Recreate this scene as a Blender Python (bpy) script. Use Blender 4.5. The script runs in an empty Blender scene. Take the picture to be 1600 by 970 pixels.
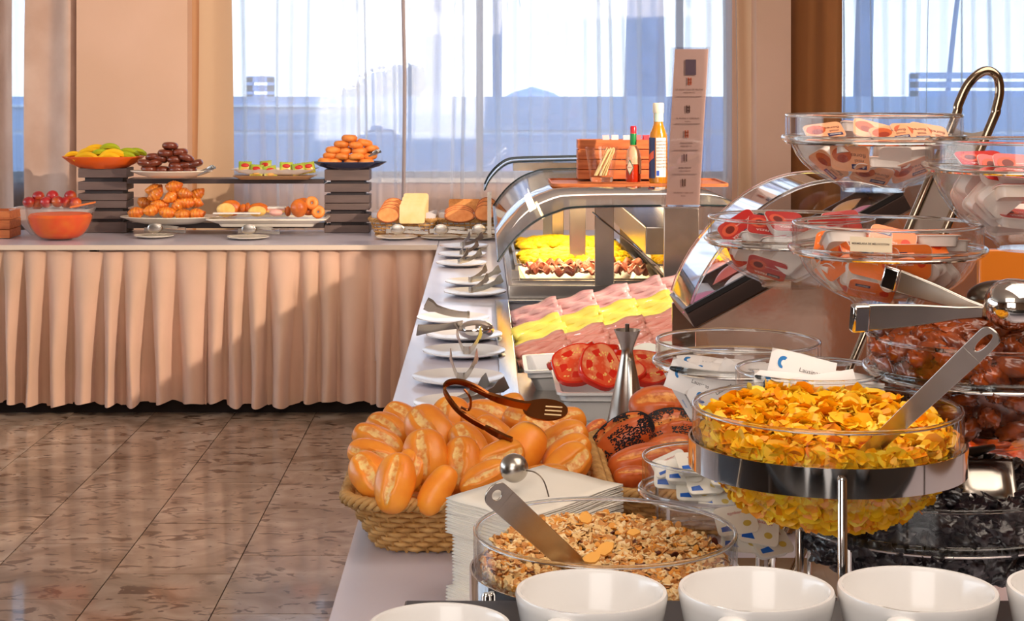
import bpy, math, random
from mathutils import Vector, Matrix, Euler, noise
R = random.Random(7)
PI = math.pi
sc = bpy.context.scene
# ---------------- camera ----------------
cam_d = bpy.data.cameras.new('camera'); cam = bpy.data.objects.new('camera', cam_d); sc.collection.objects.link(cam)
cam.location = (0, 0, 1.53); cam.rotation_euler = (PI/2, 0, 0)
cam_d.sensor_width = 36; cam_d.lens = 36*2600/1600
cam_d.shift_x = 45/1600; cam_d.shift_y = -345/1600
cam_d.clip_start = .05; cam_d.clip_end = 400
sc.camera = cam
# ---------------- world, exposure ----------------
sc.view_settings.view_transform = 'Standard'; sc.view_settings.look = 'None'
sc.view_settings.gamma = 1; sc.view_settings.use_curve_mapping = False
sc.view_settings.exposure = 0.1
sc.cycles.max_bounces = 12; sc.cycles.transparent_max_bounces = 40; sc.cycles.glossy_bounces = 5
sc.cycles.transmission_bounces = 10; sc.cycles.diffuse_bounces = 4
sc.cycles.caustics_reflective = False; sc.cycles.caustics_refractive = False
sc.cycles.sample_clamp_indirect = 4; sc.cycles.use_denoising = True
W = bpy.data.worlds.new('world'); sc.world = W; W.use_nodes = True
nt = W.node_tree; nt.nodes.clear()
wo = nt.nodes.new('ShaderNodeOutputWorld'); bg = nt.nodes.new('ShaderNodeBackground')
tc = nt.nodes.new('ShaderNodeTexCoord'); sp = nt.nodes.new('ShaderNodeSeparateXYZ'); cr = nt.nodes.new('ShaderNodeValToRGB')
nt.links.new(tc.outputs['Generated'], sp.inputs[0]); nt.links.new(sp.outputs[2], cr.inputs[0]); nt.links.new(cr.outputs[0], bg.inputs[0])
cr.color_ramp.elements[0].position = 0; cr.color_ramp.elements[0].color = (.86, .94, 1, 1)
cr.color_ramp.elements[1].position = .5; cr.color_ramp.elements[1].color = (.42, .66, 1, 1)
bg.inputs[1].default_value = 4.3
nt.links.new(bg.outputs[0], wo.inputs[0])
def lamp(name, kind, loc, target, power, col, size=.5, size_y=None, **kw):
    l = bpy.data.lights.new(name, kind); l.energy = power; l.color = col
    if kind == 'AREA':
        l.size = size
        if size_y: l.shape = 'RECTANGLE'; l.size_y = size_y
    else: l.shadow_soft_size = size
    for k, v in kw.items(): setattr(l, k, v)
    o = bpy.data.objects.new(name, l); sc.collection.objects.link(o); o.location = loc
    o.rotation_euler = (Vector(target)-Vector(loc)).to_track_quat('-Z', 'Y').to_euler()
    return o
lamp('spot_light', 'SPOT', (2.6, 4.6, 2.46), (-1.6, 7.9, .7), 800, (1, .82, .66), .03, spot_size=math.radians(72), spot_blend=.5)
lamp('ceiling_fill', 'AREA', (-1.2, 4.4, 2.66), (-1.2, 7.2, 0.4), 24, (1, .84, .72), 2.2, 3.5)  # soft fill panels added below the ceiling to brighten the room
lamp('ceiling_fill', 'AREA', (1.0, 2.2, 2.66), (.6, 2.9, 0), 42, (1, .84, .70), 1.6, 2.4)
lamp('ceiling_fill', 'AREA', (-.4, .3, 2.5), (.4, 2.6, .9), 14, (1, .88, .78), 1.4, .8)
lamp('ceiling_fill', 'AREA', (0.0, 6.9, 2.6), (0.0, 8.6, .9), 26, (1, .85, .74), 3, .9)
lamp('front_fill_light', 'AREA', (-1.0, -1.6, 1.7), (.5, 2.6, 1.0), 40, (1, .93, .88), 2.2, 1.6)  # added fill behind the camera, brightens the near bowls and chrome
# ---------------- helpers ----------------
def L(c):
    def f(v):
        v /= 255; return v/12.92 if v <= .04045 else ((v+.055)/1.055)**2.4
    return (f(c[0]), f(c[1]), f(c[2]), 1)
K = 2600/2050
def P(px, py, d): return Vector(((px-755)/2050*d, K*d, 1.53-(py-140)/2050*d))
def T(px, py, z=.8):
    d = (1.53-z)*2050/(py-140); return P(px, py, d)
MATS = {}
def pm(name, col, rough=.5, metal=0, col2=None, scale=20, bump=0, bscale=None, coat=0, trans=0, ior=1.45, sss=0, emit=0, rand=0, detail=4, lo=.35, hi=.65, spec=.5, stretch=None, alpha=1, sheen=0):
    if name in MATS: return MATS[name]
    m = bpy.data.materials.new(name); m.use_nodes = True; n = m.node_tree.nodes; k = m.node_tree.links
    b = n['Principled BSDF']; c = L(col)
    b.inputs['Base Color'].default_value = c; b.inputs['Roughness'].default_value = rough; b.inputs['Metallic'].default_value = metal
    b.inputs['Coat Weight'].default_value = coat; b.inputs['Transmission Weight'].default_value = trans; b.inputs['IOR'].default_value = ior
    b.inputs['Specular IOR Level'].default_value = spec; b.inputs['Alpha'].default_value = alpha; b.inputs['Coat Roughness'].default_value = .1
    if sheen: b.inputs['Sheen Weight'].default_value = sheen
    if sss: b.inputs['Subsurface Weight'].default_value = sss; b.inputs['Subsurface Radius'].default_value = (.02, .01, .005); b.inputs['Subsurface Scale'].default_value = .5
    if emit: b.inputs['Emission Color'].default_value = c; b.inputs['Emission Strength'].default_value = emit
    if col2 or bump:
        t = n.new('ShaderNodeTexCoord'); mp = n.new('ShaderNodeMapping'); k.new(t.outputs['Object'], mp.inputs[0])
        if stretch: mp.inputs['Scale'].default_value = stretch
    src = None
    if col2:
        ns = n.new('ShaderNodeTexNoise'); ns.inputs['Scale'].default_value = scale; ns.inputs['Detail'].default_value = detail; k.new(mp.outputs[0], ns.inputs[0])
        rp = n.new('ShaderNodeValToRGB'); rp.color_ramp.elements[0].position = lo; rp.color_ramp.elements[1].position = hi
        rp.color_ramp.elements[0].color = c; rp.color_ramp.elements[1].color = L(col2); k.new(ns.outputs[0], rp.inputs[0]); src = rp.outputs[0]
        k.new(src, b.inputs['Base Color'])
    if rand:
        oi = n.new('ShaderNodeObjectInfo'); hs = n.new('ShaderNodeHueSaturation'); mr = n.new('ShaderNodeMapRange')
        mr.inputs[3].default_value = 1-rand; mr.inputs[4].default_value = 1+rand
        k.new(oi.outputs['Random'], mr.inputs[0]); k.new(mr.outputs[0], hs.inputs['Value'])
        if src: k.new(src, hs.inputs['Color'])
        else: hs.inputs['Color'].default_value = c
        k.new(hs.outputs[0], b.inputs['Base Color'])
    if bump:
        nb = n.new('ShaderNodeTexNoise'); nb.inputs['Scale'].default_value = bscale or scale*2; nb.inputs['Detail'].default_value = 5; k.new(mp.outputs[0], nb.inputs[0])
        bp = n.new('ShaderNodeBump'); bp.inputs['Strength'].default_value = bump; bp.inputs['Distance'].default_value = .01
        k.new(nb.outputs[0], bp.inputs['Height']); k.new(bp.outputs[0], b.inputs['Normal'])
    MATS[name] = m; return m
def thin_glass(name, tint=(.985, .99, .99), boost=1.0, rough=0.02, frost=0):
    m = bpy.data.materials.new(name); m.use_nodes = True; n = m.node_tree.nodes; k = m.node_tree.links; n.clear()
    o = n.new('ShaderNodeOutputMaterial'); t = n.new('ShaderNodeBsdfTransparent'); g = n.new('ShaderNodeBsdfGlossy'); mx = n.new('ShaderNodeMixShader')
    t.inputs[0].default_value = (*tint, 1); g.inputs['Roughness'].default_value = rough
    f = n.new('ShaderNodeFresnel'); ge = n.new('ShaderNodeNewGeometry'); mi_ = n.new('ShaderNodeMapRange')
    mi_.inputs[3].default_value = 1.45; mi_.inputs[4].default_value = 1/1.45; k.new(ge.outputs['Backfacing'], mi_.inputs[0]); k.new(mi_.outputs[0], f.inputs[0])
    mt = n.new('ShaderNodeMath'); mt.operation = 'MULTIPLY'; mt.inputs[1].default_value = boost; mt.use_clamp = True
    k.new(f.outputs[0], mt.inputs[0]); k.new(mt.outputs[0], mx.inputs[0]); k.new(t.outputs[0], mx.inputs[1]); k.new(g.outputs[0], mx.inputs[2])
    last = mx.outputs[0]
    if frost:
        d = n.new('ShaderNodeBsdfDiffuse'); d.inputs[0].default_value = (.85, .85, .85, 1); m2 = n.new('ShaderNodeMixShader'); m2.inputs[0].default_value = frost
        k.new(last, m2.inputs[1]); k.new(d.outputs[0], m2.inputs[2]); last = m2.outputs[0]
    k.new(last, o.inputs[0]); MATS[name] = m; return m
class M:
    def __init__(s): s.v = []; s.f = []; s.mi = []; s.cur = 0
    def add(s, vs, fs, mat=None):
        o = len(s.v)
        s.v += [tuple(mat @ Vector(q)) if mat is not None else tuple(q) for q in vs]
        s.f += [tuple(i+o for i in q) for q in fs]; s.mi += [s.cur]*len(fs); return s
    def box(s, x0, x1, y0, y1, z0, z1, mat=None):
        v = [(x, y, z) for z in (z0, z1) for y in (y0, y1) for x in (x0, x1)]
        return s.add(v, [(0, 2, 3, 1), (4, 5, 7, 6), (0, 1, 5, 4), (2, 6, 7, 3), (0, 4, 6, 2), (1, 3, 7, 5)], mat)
    def lathe(s, prof, n=48, c=(0, 0, 0), sx=1, sy=1, mat=None):
        v = []; f = []
        for r, z in prof:
            for i in range(n):
                a = 2*PI*i/n; v.append((c[0]+r*sx*math.cos(a), c[1]+r*sy*math.sin(a), c[2]+z))
        for j in range(len(prof)-1):
            for i in range(n):
                a = j*n+i; b = j*n+(i+1) % n; f.append((a, b, b+n, a+n))
        if prof[0][0] < 1e-4 or True:
            if prof[0][0] > 0: pass
        return s.add(v, f, mat)
    def tube(s, pts, rad, n=8, closed=False, flat=1, up=None, mat=None):
        pts = [Vector(p) for p in pts]; m = len(pts); v = []; f = []; pn = None
        for i, p in enumerate(pts):
            if closed: t = pts[(i+1) % m]-pts[i-1]
            else: t = pts[min(i+1, m-1)]-pts[max(i-1, 0)]
            t.normalize()
            if up is not None: u = Vector(up)-t*t.dot(Vector(up))
            elif pn is None: u = t.orthogonal()
            else: u = pn-t*t.dot(pn)
            u.normalize(); pn = u; w = t.cross(u); r = rad[i] if isinstance(rad, (list, tuple)) else rad
            for k in range(n):
                a = 2*PI*k/n; v.append(p+u*(r*math.cos(a)*flat)+w*(r*math.sin(a)))
        for i in range(m if closed else m-1):
            for k in range(n):
                a = i*n+k; b = i*n+(k+1) % n; c2 = ((i+1) % m)*n
                f.append((a, b, c2+(k+1) % n, c2+k))
        if not closed: f.append(tuple(range(n-1, -1, -1))); f.append(tuple((m-1)*n+k for k in range(n)))
        return s.add(v, f, mat)
    def strip(s, pts, widths, thick, wdir, mat=None):
        """flat bar following pts, wide along wdir"""
        pts = [Vector(p) for p in pts]; m = len(pts); v = []; f = []
        for i, p in enumerate(pts):
            t = (pts[min(i+1, m-1)]-pts[max(i-1, 0)]).normalized(); w = Vector(wdir)-t*t.dot(Vector(wdir)); w.normalize(); nn = t.cross(w)
            ww = widths[i] if isinstance(widths, (list, tuple)) else widths
            for a, b in ((-1, -1), (1, -1), (1, 1), (-1, 1)): v.append(p+w*(a*ww/2)+nn*(b*thick/2))
        for i in range(m-1):
            for k in range(4): f.append((i*4+k, i*4+(k+1) % 4, i*4+4+(k+1) % 4, i*4+4+k))
        f.append((3, 2, 1, 0)); f.append(tuple((m-1)*4+k for k in range(4)))
        return s.add(v, f, mat)
    def ball(s, c, r, nu=20, nv=12, disp=None, mat=None):
        if not isinstance(r, (list, tuple)): r = (r, r, r)
        v = []; f = []
        for j in range(1, nv):
            th = PI*j/nv
            for i in range(nu):
                ph = 2*PI*i/nu; d = Vector((math.sin(th)*math.cos(ph), math.sin(th)*math.sin(ph), math.cos(th)))
                q = disp(d) if disp else 1
                v.append((c[0]+r[0]*d.x*q, c[1]+r[1]*d.y*q, c[2]+r[2]*d.z*q))
        q = disp(Vector((0, 0, 1))) if disp else 1; q2 = disp(Vector((0, 0, -1))) if disp else 1
        v.append((c[0], c[1], c[2]+r[2]*q)); v.append((c[0], c[1], c[2]-r[2]*q2)); a = len(v)-2
        for j in range(nv-2):
            for i in range(nu):
                p0 = j*nu+i; p1 = j*nu+(i+1) % nu; f.append((p0, p0+nu, p1+nu, p1))
        for i in range(nu):
            f.append((a, i, (i+1) % nu)); f.append((a+1, (nv-2)*nu+(i+1) % nu, (nv-2)*nu+i))
        return s.add(v, f, mat)
    def grid(s, fn, nu, nv, mat=None, thick=0):
        v = [fn(i/nu, j/nv) for j in range(nv+1) for i in range(nu+1)]
        f = [(j*(nu+1)+i, j*(nu+1)+i+1, (j+1)*(nu+1)+i+1, (j+1)*(nu+1)+i) for j in range(nv) for i in range(nu)]
        return s.add(v, f, mat)
    def prism(s, poly, z0, z1, mat=None, scale_top=1):
        n = len(poly); v = [(x, y, z0) for x, y in poly]+[(x*scale_top, y*scale_top, z1) for x, y in poly]
        f = [tuple(range(n-1, -1, -1)), tuple(range(n, 2*n))]+[(i, (i+1) % n, n+(i+1) % n, n+i) for i in range(n)]
        return s.add(v, f, mat)
    def frame(s, outer, inner, z0, z1, mat=None):
        n = len(outer)
        v = [(x, y, z0) for x, y in outer]+[(x, y, z0) for x, y in inner]+[(x, y, z1) for x, y in outer]+[(x, y, z1) for x, y in inner]
        f = []
        for i in range(n):
            j = (i+1) % n
            f += [(i, i+n, j+n, j), (2*n+i, 2*n+j, 3*n+j, 3*n+i), (i, j, 2*n+j, 2*n+i), (n+i, 3*n+i, 3*n+j, n+j)]
        return s.add(v, f, mat)
    def mesh(s, name, mats, smooth=True, ang=40):
        me = bpy.data.meshes.new(name); me.from_pydata([tuple(q) for q in s.v], [], s.f)
        if not isinstance(mats, (list, tuple)): mats = [mats]
        for m in mats: me.materials.append(m)
        me.polygons.foreach_set('material_index', s.mi)
        if smooth:
            me.polygons.foreach_set('use_smooth', [True]*len(s.f)); me.set_sharp_from_angle(angle=math.radians(ang))
        me.update(); return me
def link(name, me, parent=None, loc=None, rot=None, mat=None):
    o = bpy.data.objects.new(name, me); sc.collection.objects.link(o)
    if parent: o.parent = parent
    if loc is not None: o.location = loc
    if rot is not None: o.rotation_euler = rot
    if mat is not None: o.matrix_local = mat
    return o
def tag(o, label=None, cat=None, group=None, kind=None):
    if label: o['label'] = label
    if cat: o['category'] = cat
    if group: o['group'] = group
    if kind: o['kind'] = kind
    return o
def build(m, name, mats, parent=None, loc=None, rot=None, smooth=True, ang=40, bevel=0, mat=None):
    o = link(name, m.mesh(name, mats, smooth, ang), parent, loc, rot, mat)
    if bevel:
        b = o.modifiers.new('bevel', 'BEVEL'); b.width = bevel; b.segments = 2; b.limit_method = 'ANGLE'
    return o
def thing(name, label, cat, loc=(0, 0, 0), rz=0, group=None, mat=None):
    o = bpy.data.objects.new(name, None); sc.collection.objects.link(o); o.empty_display_size = .05
    if mat is not None: o.matrix_world = mat
    else: o.location = loc; o.rotation_euler = (0, 0, rz)
    return tag(o, label, cat, group)
def dup(o, label=None, mat=None, loc=None, rz=None, group=None, parent=None):
    c = o.copy(); sc.collection.objects.link(c)
    if parent: c.parent = parent
    if mat is not None: c.matrix_world = mat
    if loc is not None: c.location = loc
    if rz is not None: c.rotation_euler = (0, 0, rz)
    if label: c['label'] = label
    if group: c['group'] = group
    for ch in o.children: dup(ch, parent=c)
    return c
class Proto:
    """first use moves the prototype, later uses copy it"""
    def __init__(s, o): s.o = o; s.used = False
    def put(s, label, mat=None, loc=None, rz=None, group=None):
        if not s.used:
            s.used = True; o = s.o
            if mat is not None: o.matrix_world = mat
            if loc is not None: o.location = loc
            if rz is not None: o.rotation_euler = (0, 0, rz)
            o['label'] = label
            if group: o['group'] = group
            return o
        return dup(s.o, label, mat, loc, rz, group)
def orient(loc, n, a, s=1):
    n = Vector(n).normalized(); a = Vector(a); a = (a-n*n.dot(a)).normalized(); y = n.cross(a)
    m = Matrix.Identity(4)
    for i in range(3): m[i][0] = a[i]*s; m[i][1] = y[i]*s; m[i][2] = n[i]*s; m[i][3] = loc[i]
    return m
def img_orient(loc, ang, n, s=1): return orient(loc, n, (math.sin(math.radians(ang)), 0, math.cos(math.radians(ang))), s)
def rrect(w, h, r, k=5):
    p = []
    for cx, cy, a0 in ((w/2-r, h/2-r, 0), (-w/2+r, h/2-r, 90), (-w/2+r, -h/2+r, 180), (w/2-r, -h/2+r, 270)):
        for i in range(k+1):
            a = math.radians(a0+90*i/k); p.append((cx+r*math.cos(a), cy+r*math.sin(a)))
    return p
TXT = {}
def text_mesh(s, size, mat, bold=0):
    cu = bpy.data.curves.new('print', 'FONT'); cu.body = s; cu.size = size; cu.align_x = 'CENTER'; cu.align_y = 'CENTER'; cu.offset = bold
    cu.resolution_u = 2
    o = bpy.data.objects.new('print', cu); sc.collection.objects.link(o); bpy.context.view_layer.update()
    me = bpy.data.meshes.new_from_object(o.evaluated_get(bpy.context.evaluated_depsgraph_get())); me.materials.clear(); me.materials.append(mat)
    bpy.data.objects.remove(o); return me
ORD = ['first', 'second', 'third', 'fourth', 'fifth', 'sixth', 'seventh', 'eighth', 'ninth', 'tenth', 'eleventh', 'twelfth', 'thirteenth', 'fourteenth', 'fifteenth', 'sixteenth']
# ---------------- common materials ----------------
chrome = pm('chrome', (225, 220, 215), .07, 1)
steel = pm('brushed_steel', (198, 190, 180), .26, 1, col2=(186, 178, 168), scale=18, bump=.01)
darksteel = pm('dark_steel', (120, 108, 96), .3, 1)
porc = pm('white_porcelain', (234, 232, 230), .18, coat=.4)
cream = pm('cream_porcelain', (238, 228, 208), .22, coat=.3)
glass = thin_glass('clear_glass', (.996, .997, .997), .95, .015)
gtint = thin_glass('guard_glass', (.90, .93, .96), 10, .03)
frosted = thin_glass('frosted_plastic', (.95, .93, .92), 0.35, .3, .012)
rimglass = pm('rim_glass', (240, 242, 240), .02, trans=1, ior=1.45)
beige = pm('beige_fabric', (216, 176, 152), .85, sheen=.3, bump=.06, bscale=260, col2=(204, 168, 142), scale=3)
white = pm('white_paper', (240, 233, 224), .8)
blackp = pm('black_plastic', (25, 24, 26), .35)
# ================= STRUCTURE =================
wallm = pm('wall_paint', (226, 186, 160), .85, col2=(218, 178, 150), scale=1.5, bump=.03, bscale=40)
def struct(name, m, mats, **k): return tag(build(m, name, mats, **k), kind='structure')
# floor with tiles
grout = pm('grout', (62, 50, 40), .8)
fl = struct('floor', M().box(-6, 5.2, -2.5, 10, -.08, -.006), grout)
def marble():
    m = bpy.data.materials.new('marble_tile'); m.use_nodes = True; n = m.node_tree.nodes; k = m.node_tree.links; b = n['Principled BSDF']
    t = n.new('ShaderNodeTexCoord'); oi = n.new('ShaderNodeObjectInfo'); ad = n.new('ShaderNodeVectorMath'); ad.operation = 'ADD'
    sc_ = n.new('ShaderNodeVectorMath'); sc_.operation = 'SCALE'; sc_.inputs[3].default_value = 30
    k.new(oi.outputs['Random'], sc_.inputs[0]); k.new(t.outputs['Object'], ad.inputs[0]); k.new(sc_.outputs[0], ad.inputs[1])
    def nz(s, d, dist=0, st=(1, 1, 1)):
        mp = n.new('ShaderNodeMapping'); mp.inputs['Scale'].default_value = st; k.new(ad.outputs[0], mp.inputs[0])
        q = n.new('ShaderNodeTexNoise'); q.inputs['Scale'].default_value = s; q.inputs['Detail'].default_value = d; q.inputs['Distortion'].default_value = dist; k.new(mp.outputs[0], q.inputs[0]); return q.outputs[0]
    def rmp(src, e):
        r = n.new('ShaderNodeValToRGB'); els = r.color_ramp.elements
        while len(els) < len(e): els.new(.5)
        for x, (p, c) in zip(els, e): x.position = p; x.color = c
        k.new(src, r.inputs[0]); return r.outputs[0]
    base = rmp(nz(4, 8, 1.5), [(.3, L((112, 92, 74))), (.5, L((152, 130, 110))), (.7, L((180, 162, 144)))])
    spots = rmp(nz(11, 7, 1.2, (1, 1.6, 1)), [(.57, (0, 0, 0, 1)), (.62, (1, 1, 1, 1))])
    mx = n.new('ShaderNodeMix'); mx.data_type = 'RGBA'; k.new(spots, mx.inputs[0]); k.new(base, mx.inputs[6]); mx.inputs[7].default_value = L((72, 48, 30))
    hs = n.new('ShaderNodeHueSaturation'); mr = n.new('ShaderNodeMapRange'); mr.inputs[3].default_value = .78; mr.inputs[4].default_value = 1.1
    k.new(oi.outputs['Random'], mr.inputs[0]); k.new(mr.outputs[0], hs.inputs['Value']); k.new(mx.outputs[2], hs.inputs['Color'])
    k.new(hs.outputs[0], b.inputs['Base Color']); b.inputs['Roughness'].default_value = .3; b.inputs['Coat Weight'].default_value = .5; b.inputs['Coat Roughness'].default_value = .06
    return m
tilem = marble()
TW, TL = .381, .61
tile = M().box(-TW/2+.0018, TW/2-.0018, -TL/2+.0018, TL/2-.0018, -.006, .004).mesh('tile', tilem)
for i in range(12):
    xc = -.79+TW/2 - (i-1)*TW; off = (.0, .33, .12, .47, .22)[i % 5]
    for j in range(10):
        yc = 3.6+off+j*TL
        if yc > 9.2: continue
        link('tile', tile, fl, (xc, yc, 0))
wl = struct('wall_back', M().box(-6, -2.5, 9.5, 9.7, 0, 1.02).box(-2.5, 5.2, 9.5, 9.7, 0, 1.02).box(-6, 5.2, 9.5, 9.7, 2.45, 2.8), wallm)
struct('trim_1', M().box(-2.2, -1.6, 9.0, 9.7, 0, 2.8).box(-1.6, -1.53, 9.3, 9.7, 0, 2.8), wallm)
struct('trim_2', M().box(1.47, 1.655, 8.95, 9.7, 0, 2.8).box(1.4, 1.47, 9.35, 9.7, 0, 2.8), wallm)
struct('wall_left', M().box(-6.15, -6, -2.5, 9.7, 0, .9).box(-6.15, -6, -2.5, 9.7, 2.5, 2.8).box(-6.15, -6, -2.5, 1.5, .9, 2.5).box(-6.15, -6, 8.8, 9.7, .9, 2.5), wallm)
struct('wall_right', M().box(5.2, 5.35, -2.5, 9.7, 0, 2.8), pm('wall_paint_warm', (206, 150, 100), .85))
struct('wall_front', M().box(-6.15, 5.35, -2.65, -2.5, 0, 2.8), pm('wall_paint_brown', (200, 166, 134), .8))
struct('ceiling', M().box(-6.15, 5.35, -2.65, 9.7, 2.8, 2.9), pm('ceiling_paint', (235, 225, 212), .9))
# windows (frame + pane)
framem = pm('window_frame', (170, 170, 178), .4)
for i, (x0, x1, ms) in enumerate(((-6, -2.2, (-4,)), (-1.53, 1.42, (-.02, 1.13)), (1.655, 5.2, (3.3,)))):
    w = struct('window_%d' % (i+1), M().box(x0, x1, 9.56, 9.62, 1.02, 1.06).box(x0, x1, 9.56, 9.62, 2.40, 2.45), framem)
    for mx_ in ms: build(M().box(mx_-.02, mx_+.02, 9.56, 9.62, 1.06, 2.4), 'mullion', framem, w)
    build(M().box(x0, x1, 9.585, 9.59, 1.06, 2.4), 'pane', gtint, w)
    build(M().box(x0, x1, 9.48, 9.56, 1.0, 1.025), 'window_sill', white, w)
w = struct('window_4', M().box(-6.1, -6.04, 1.5, 8.8, .9, .95).box(-6.1, -6.04, 1.5, 8.8, 2.45, 2.5), framem)
for y_ in (3.3, 5.1, 6.9): build(M().box(-6.1, -6.04, y_-.03, y_+.03, .95, 2.45), 'mullion', framem, w)
build(M().box(-6.075, -6.07, 1.5, 8.8, .95, 2.45), 'pane', glass, w)
# sheer curtains
def sheer_mat():
    m = bpy.data.materials.new('sheer_fabric'); m.use_nodes = True; n = m.node_tree.nodes; k = m.node_tree.links; n.clear()
    o = n.new('ShaderNodeOutputMaterial'); t = n.new('ShaderNodeBsdfTransparent'); d = n.new('ShaderNodeBsdfDiffuse'); tl = n.new('ShaderNodeBsdfTranslucent')
    d.inputs[0].default_value = (.86, .87, .95, 1); tl.inputs[0].default_value = (.93, .97, 1, 1)
    a = n.new('ShaderNodeMixShader'); a.inputs[0].default_value = .8; k.new(d.outputs[0], a.inputs[1]); k.new(tl.outputs[0], a.inputs[2])
    lw = n.new('ShaderNodeLayerWeight'); lw.inputs[0].default_value = .5
    mr = n.new('ShaderNodeMapRange'); mr.inputs[1].default_value = 0; mr.inputs[2].default_value = .9; mr.inputs[3].default_value = .42; mr.inputs[4].default_value = .96
    k.new(lw.outputs['Facing'], mr.inputs[0])
    b = n.new('ShaderNodeMixShader'); k.new(mr.outputs[0], b.inputs[0]); k.new(t.outputs[0], b.inputs[1]); k.new(a.outputs[0], b.inputs[2]); k.new(b.outputs[0], o.inputs[0])
    return m
sheerm = sheer_mat()
def curtain(x0, x1, y, z0, z1, mat, amp, wl, label, cat, seed, lean=0, gather=1.0):
    rr = random.Random(seed); xs = [x0]; 
    while xs[-1] < x1: xs.append(xs[-1]+wl*rr.uniform(.5, 1.5))
    amps = [amp*rr.uniform(.4, 1.3)*(1 if i % 2 else -1) for i in range(len(xs))]
    n = max(40, int((x1-x0)/wl*16))
    def fn(u, v):
        x = x0+(x1-x0)*u; i = 0
        while i < len(xs)-2 and xs[i+1] < x: i += 1
        t = (x-xs[i])/max(1e-6, xs[i+1]-xs[i]); t = min(1, max(0, (t-.5)/.42+.5 if mat is sheerm else t)); s = t*t*(3-2*t)
        a = amps[i]*(1-s)+amps[i+1]*s
        a *= .55+.45*v+.25*noise.noise((x*3, v*2, seed))
        return (x+lean*(1-v)*((u) if lean > 0 else (1-u))+.012*math.sin(v*4+x*9), y+a, z0+(z1-z0)*v)
    o = build(M().grid(fn, n, 14), cat.replace(' ', '_'), mat)
    return tag(o, label, 'curtain')
yc = 9.28
def cx(px, y=yc): return (px-755)/2600*y
curtain(cx(350), cx(634), yc, .03, 2.6, sheerm, .03, .085, 'sheer white curtain panel behind the riser towers, left of the curtain seam', 'sheer curtain', 1)
curtain(cx(626), cx(1166), yc+.06, .03, 2.6, sheerm, .03, .09, 'wide sheer white curtain behind the bottles and menu holder', 'sheer curtain', 2)
tag(build(M().tube([(cx(633)+.012*math.sin(z*2)-.03*max(0, 1.6-z), yc-.03, z) for z in [.03+.2*i for i in range(13)]], .013, 8, flat=.6), 'curtain_hem', pm('hem_fabric', (176, 160, 158), .8)), 'grey vertical hem where two sheer curtains meet above the right tower', 'hem')
curtain(cx(1306), 5.0, yc, .03, 2.6, sheerm, .035, .09, 'sheer white curtain on the right window behind the loop handle', 'sheer curtain', 3)
curtain(-5.9, cx(60), yc+.1, .03, 2.6, sheerm, .026, .07, 'sheer curtain showing as a bright sliver between the beige drapes at far left', 'sheer curtain', 4)
drape = pm('drape_fabric', (216, 188, 172), .9, sheen=.3, col2=(198, 166, 148), scale=4)
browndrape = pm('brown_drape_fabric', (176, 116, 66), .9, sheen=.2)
ddrape = pm('tan_drape_fabric', (214, 182, 150), .9)
curtain(-5.9, cx(26, 9.1), 9.1, .02, 2.6, drape, .05, .09, 'beige heavy drape at the very left edge of the picture', 'drape', 5)
curtain(cx(44, 9.1), cx(124, 9.1), 9.08, .02, 2.6, drape, .055, .085, 'beige heavy drape gathered against the left side of the wide pillar', 'drape', 6)
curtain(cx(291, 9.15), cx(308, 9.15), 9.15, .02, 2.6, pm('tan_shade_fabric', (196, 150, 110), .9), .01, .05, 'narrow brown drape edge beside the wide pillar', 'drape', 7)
curtain(cx(306, 9.15), cx(362, 9.15), 9.16, .02, 2.6, ddrape, .02, .12, 'smooth beige drape left of the big sheer curtain', 'drape', 8)
curtain(cx(1150, 9.1), cx(1187, 9.1), 9.12, .02, 2.6, ddrape, .02, .07, 'tan drape between the menu holder curtain and the narrow pillar', 'drape', 9)
curtain(cx(1234, 9.0), cx(1312, 9.1), 9.1, .02, 2.6, browndrape, .03, .07, 'brown shaded drape right of the narrow pillar', 'drape', 10)
# outside
struct('terrace', M().box(-20, 20, 9.7, 60, -.2, -.02), pm('terrace_stone', (170, 165, 160), .8))
par = thing('parapet', 'low grey terrace wall with a white rail and painted light gap outside the windows', 'wall', (0, 13, 0))
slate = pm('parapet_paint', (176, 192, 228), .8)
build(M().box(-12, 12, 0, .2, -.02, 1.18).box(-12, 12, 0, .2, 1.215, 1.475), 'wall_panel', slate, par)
build(M().box(-12, 12, .02, .19, 1.17, 1.225), 'gap_light_strip', pm('white_rail_and_gap_light', (250, 250, 255), .7, emit=0), par)  # white band painted in place of light showing through a wall gap
build(M().box(-12, -.95, -.03, 0, 1.395, 1.412), 'rail', pm('white_rail_and_gap_light', (250, 250, 255)), par)
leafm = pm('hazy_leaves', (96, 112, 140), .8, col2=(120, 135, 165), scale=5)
bush = thing('bush', 'rounded leafy bush standing behind the terrace wall', 'bush', (-.9, 15.5, 0))
rb = random.Random(5); bm_ = M()
for bx_, bz, br in ((-.05, 1.5, .24), (.14, 1.57, .2), (-.3, 1.42, .14), (.28, 1.62, .13), (-.45, 1.36, .1), (0, 1.25, .4), (.2, 1.2, .35), (-.3, 1.15, .3)):
    bm_.ball((bx_, 0, bz), (br*.85, br*.6, br*.85), 12, 8)
    for q in range(170):
        d = Vector((rb.gauss(0, 1), rb.gauss(0, 1), rb.gauss(0, 1))).normalized()*br*rb.uniform(.8, 1.12); c = Vector((bx_, 0, bz))+Vector((d.x, d.y*.7, d.z))
        m = Matrix.Translation(c) @ Euler((rb.uniform(0, 6), rb.uniform(0, 6), rb.uniform(0, 6))).to_matrix().to_4x4()
        bm_.add([(0, -.03, 0), (.02, 0, .005), (0, .03, 0), (-.02, 0, .005)], [(0, 1, 2, 3)], m)
tag(build(bm_, 'foliage', leafm, bush), kind='stuff')
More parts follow.
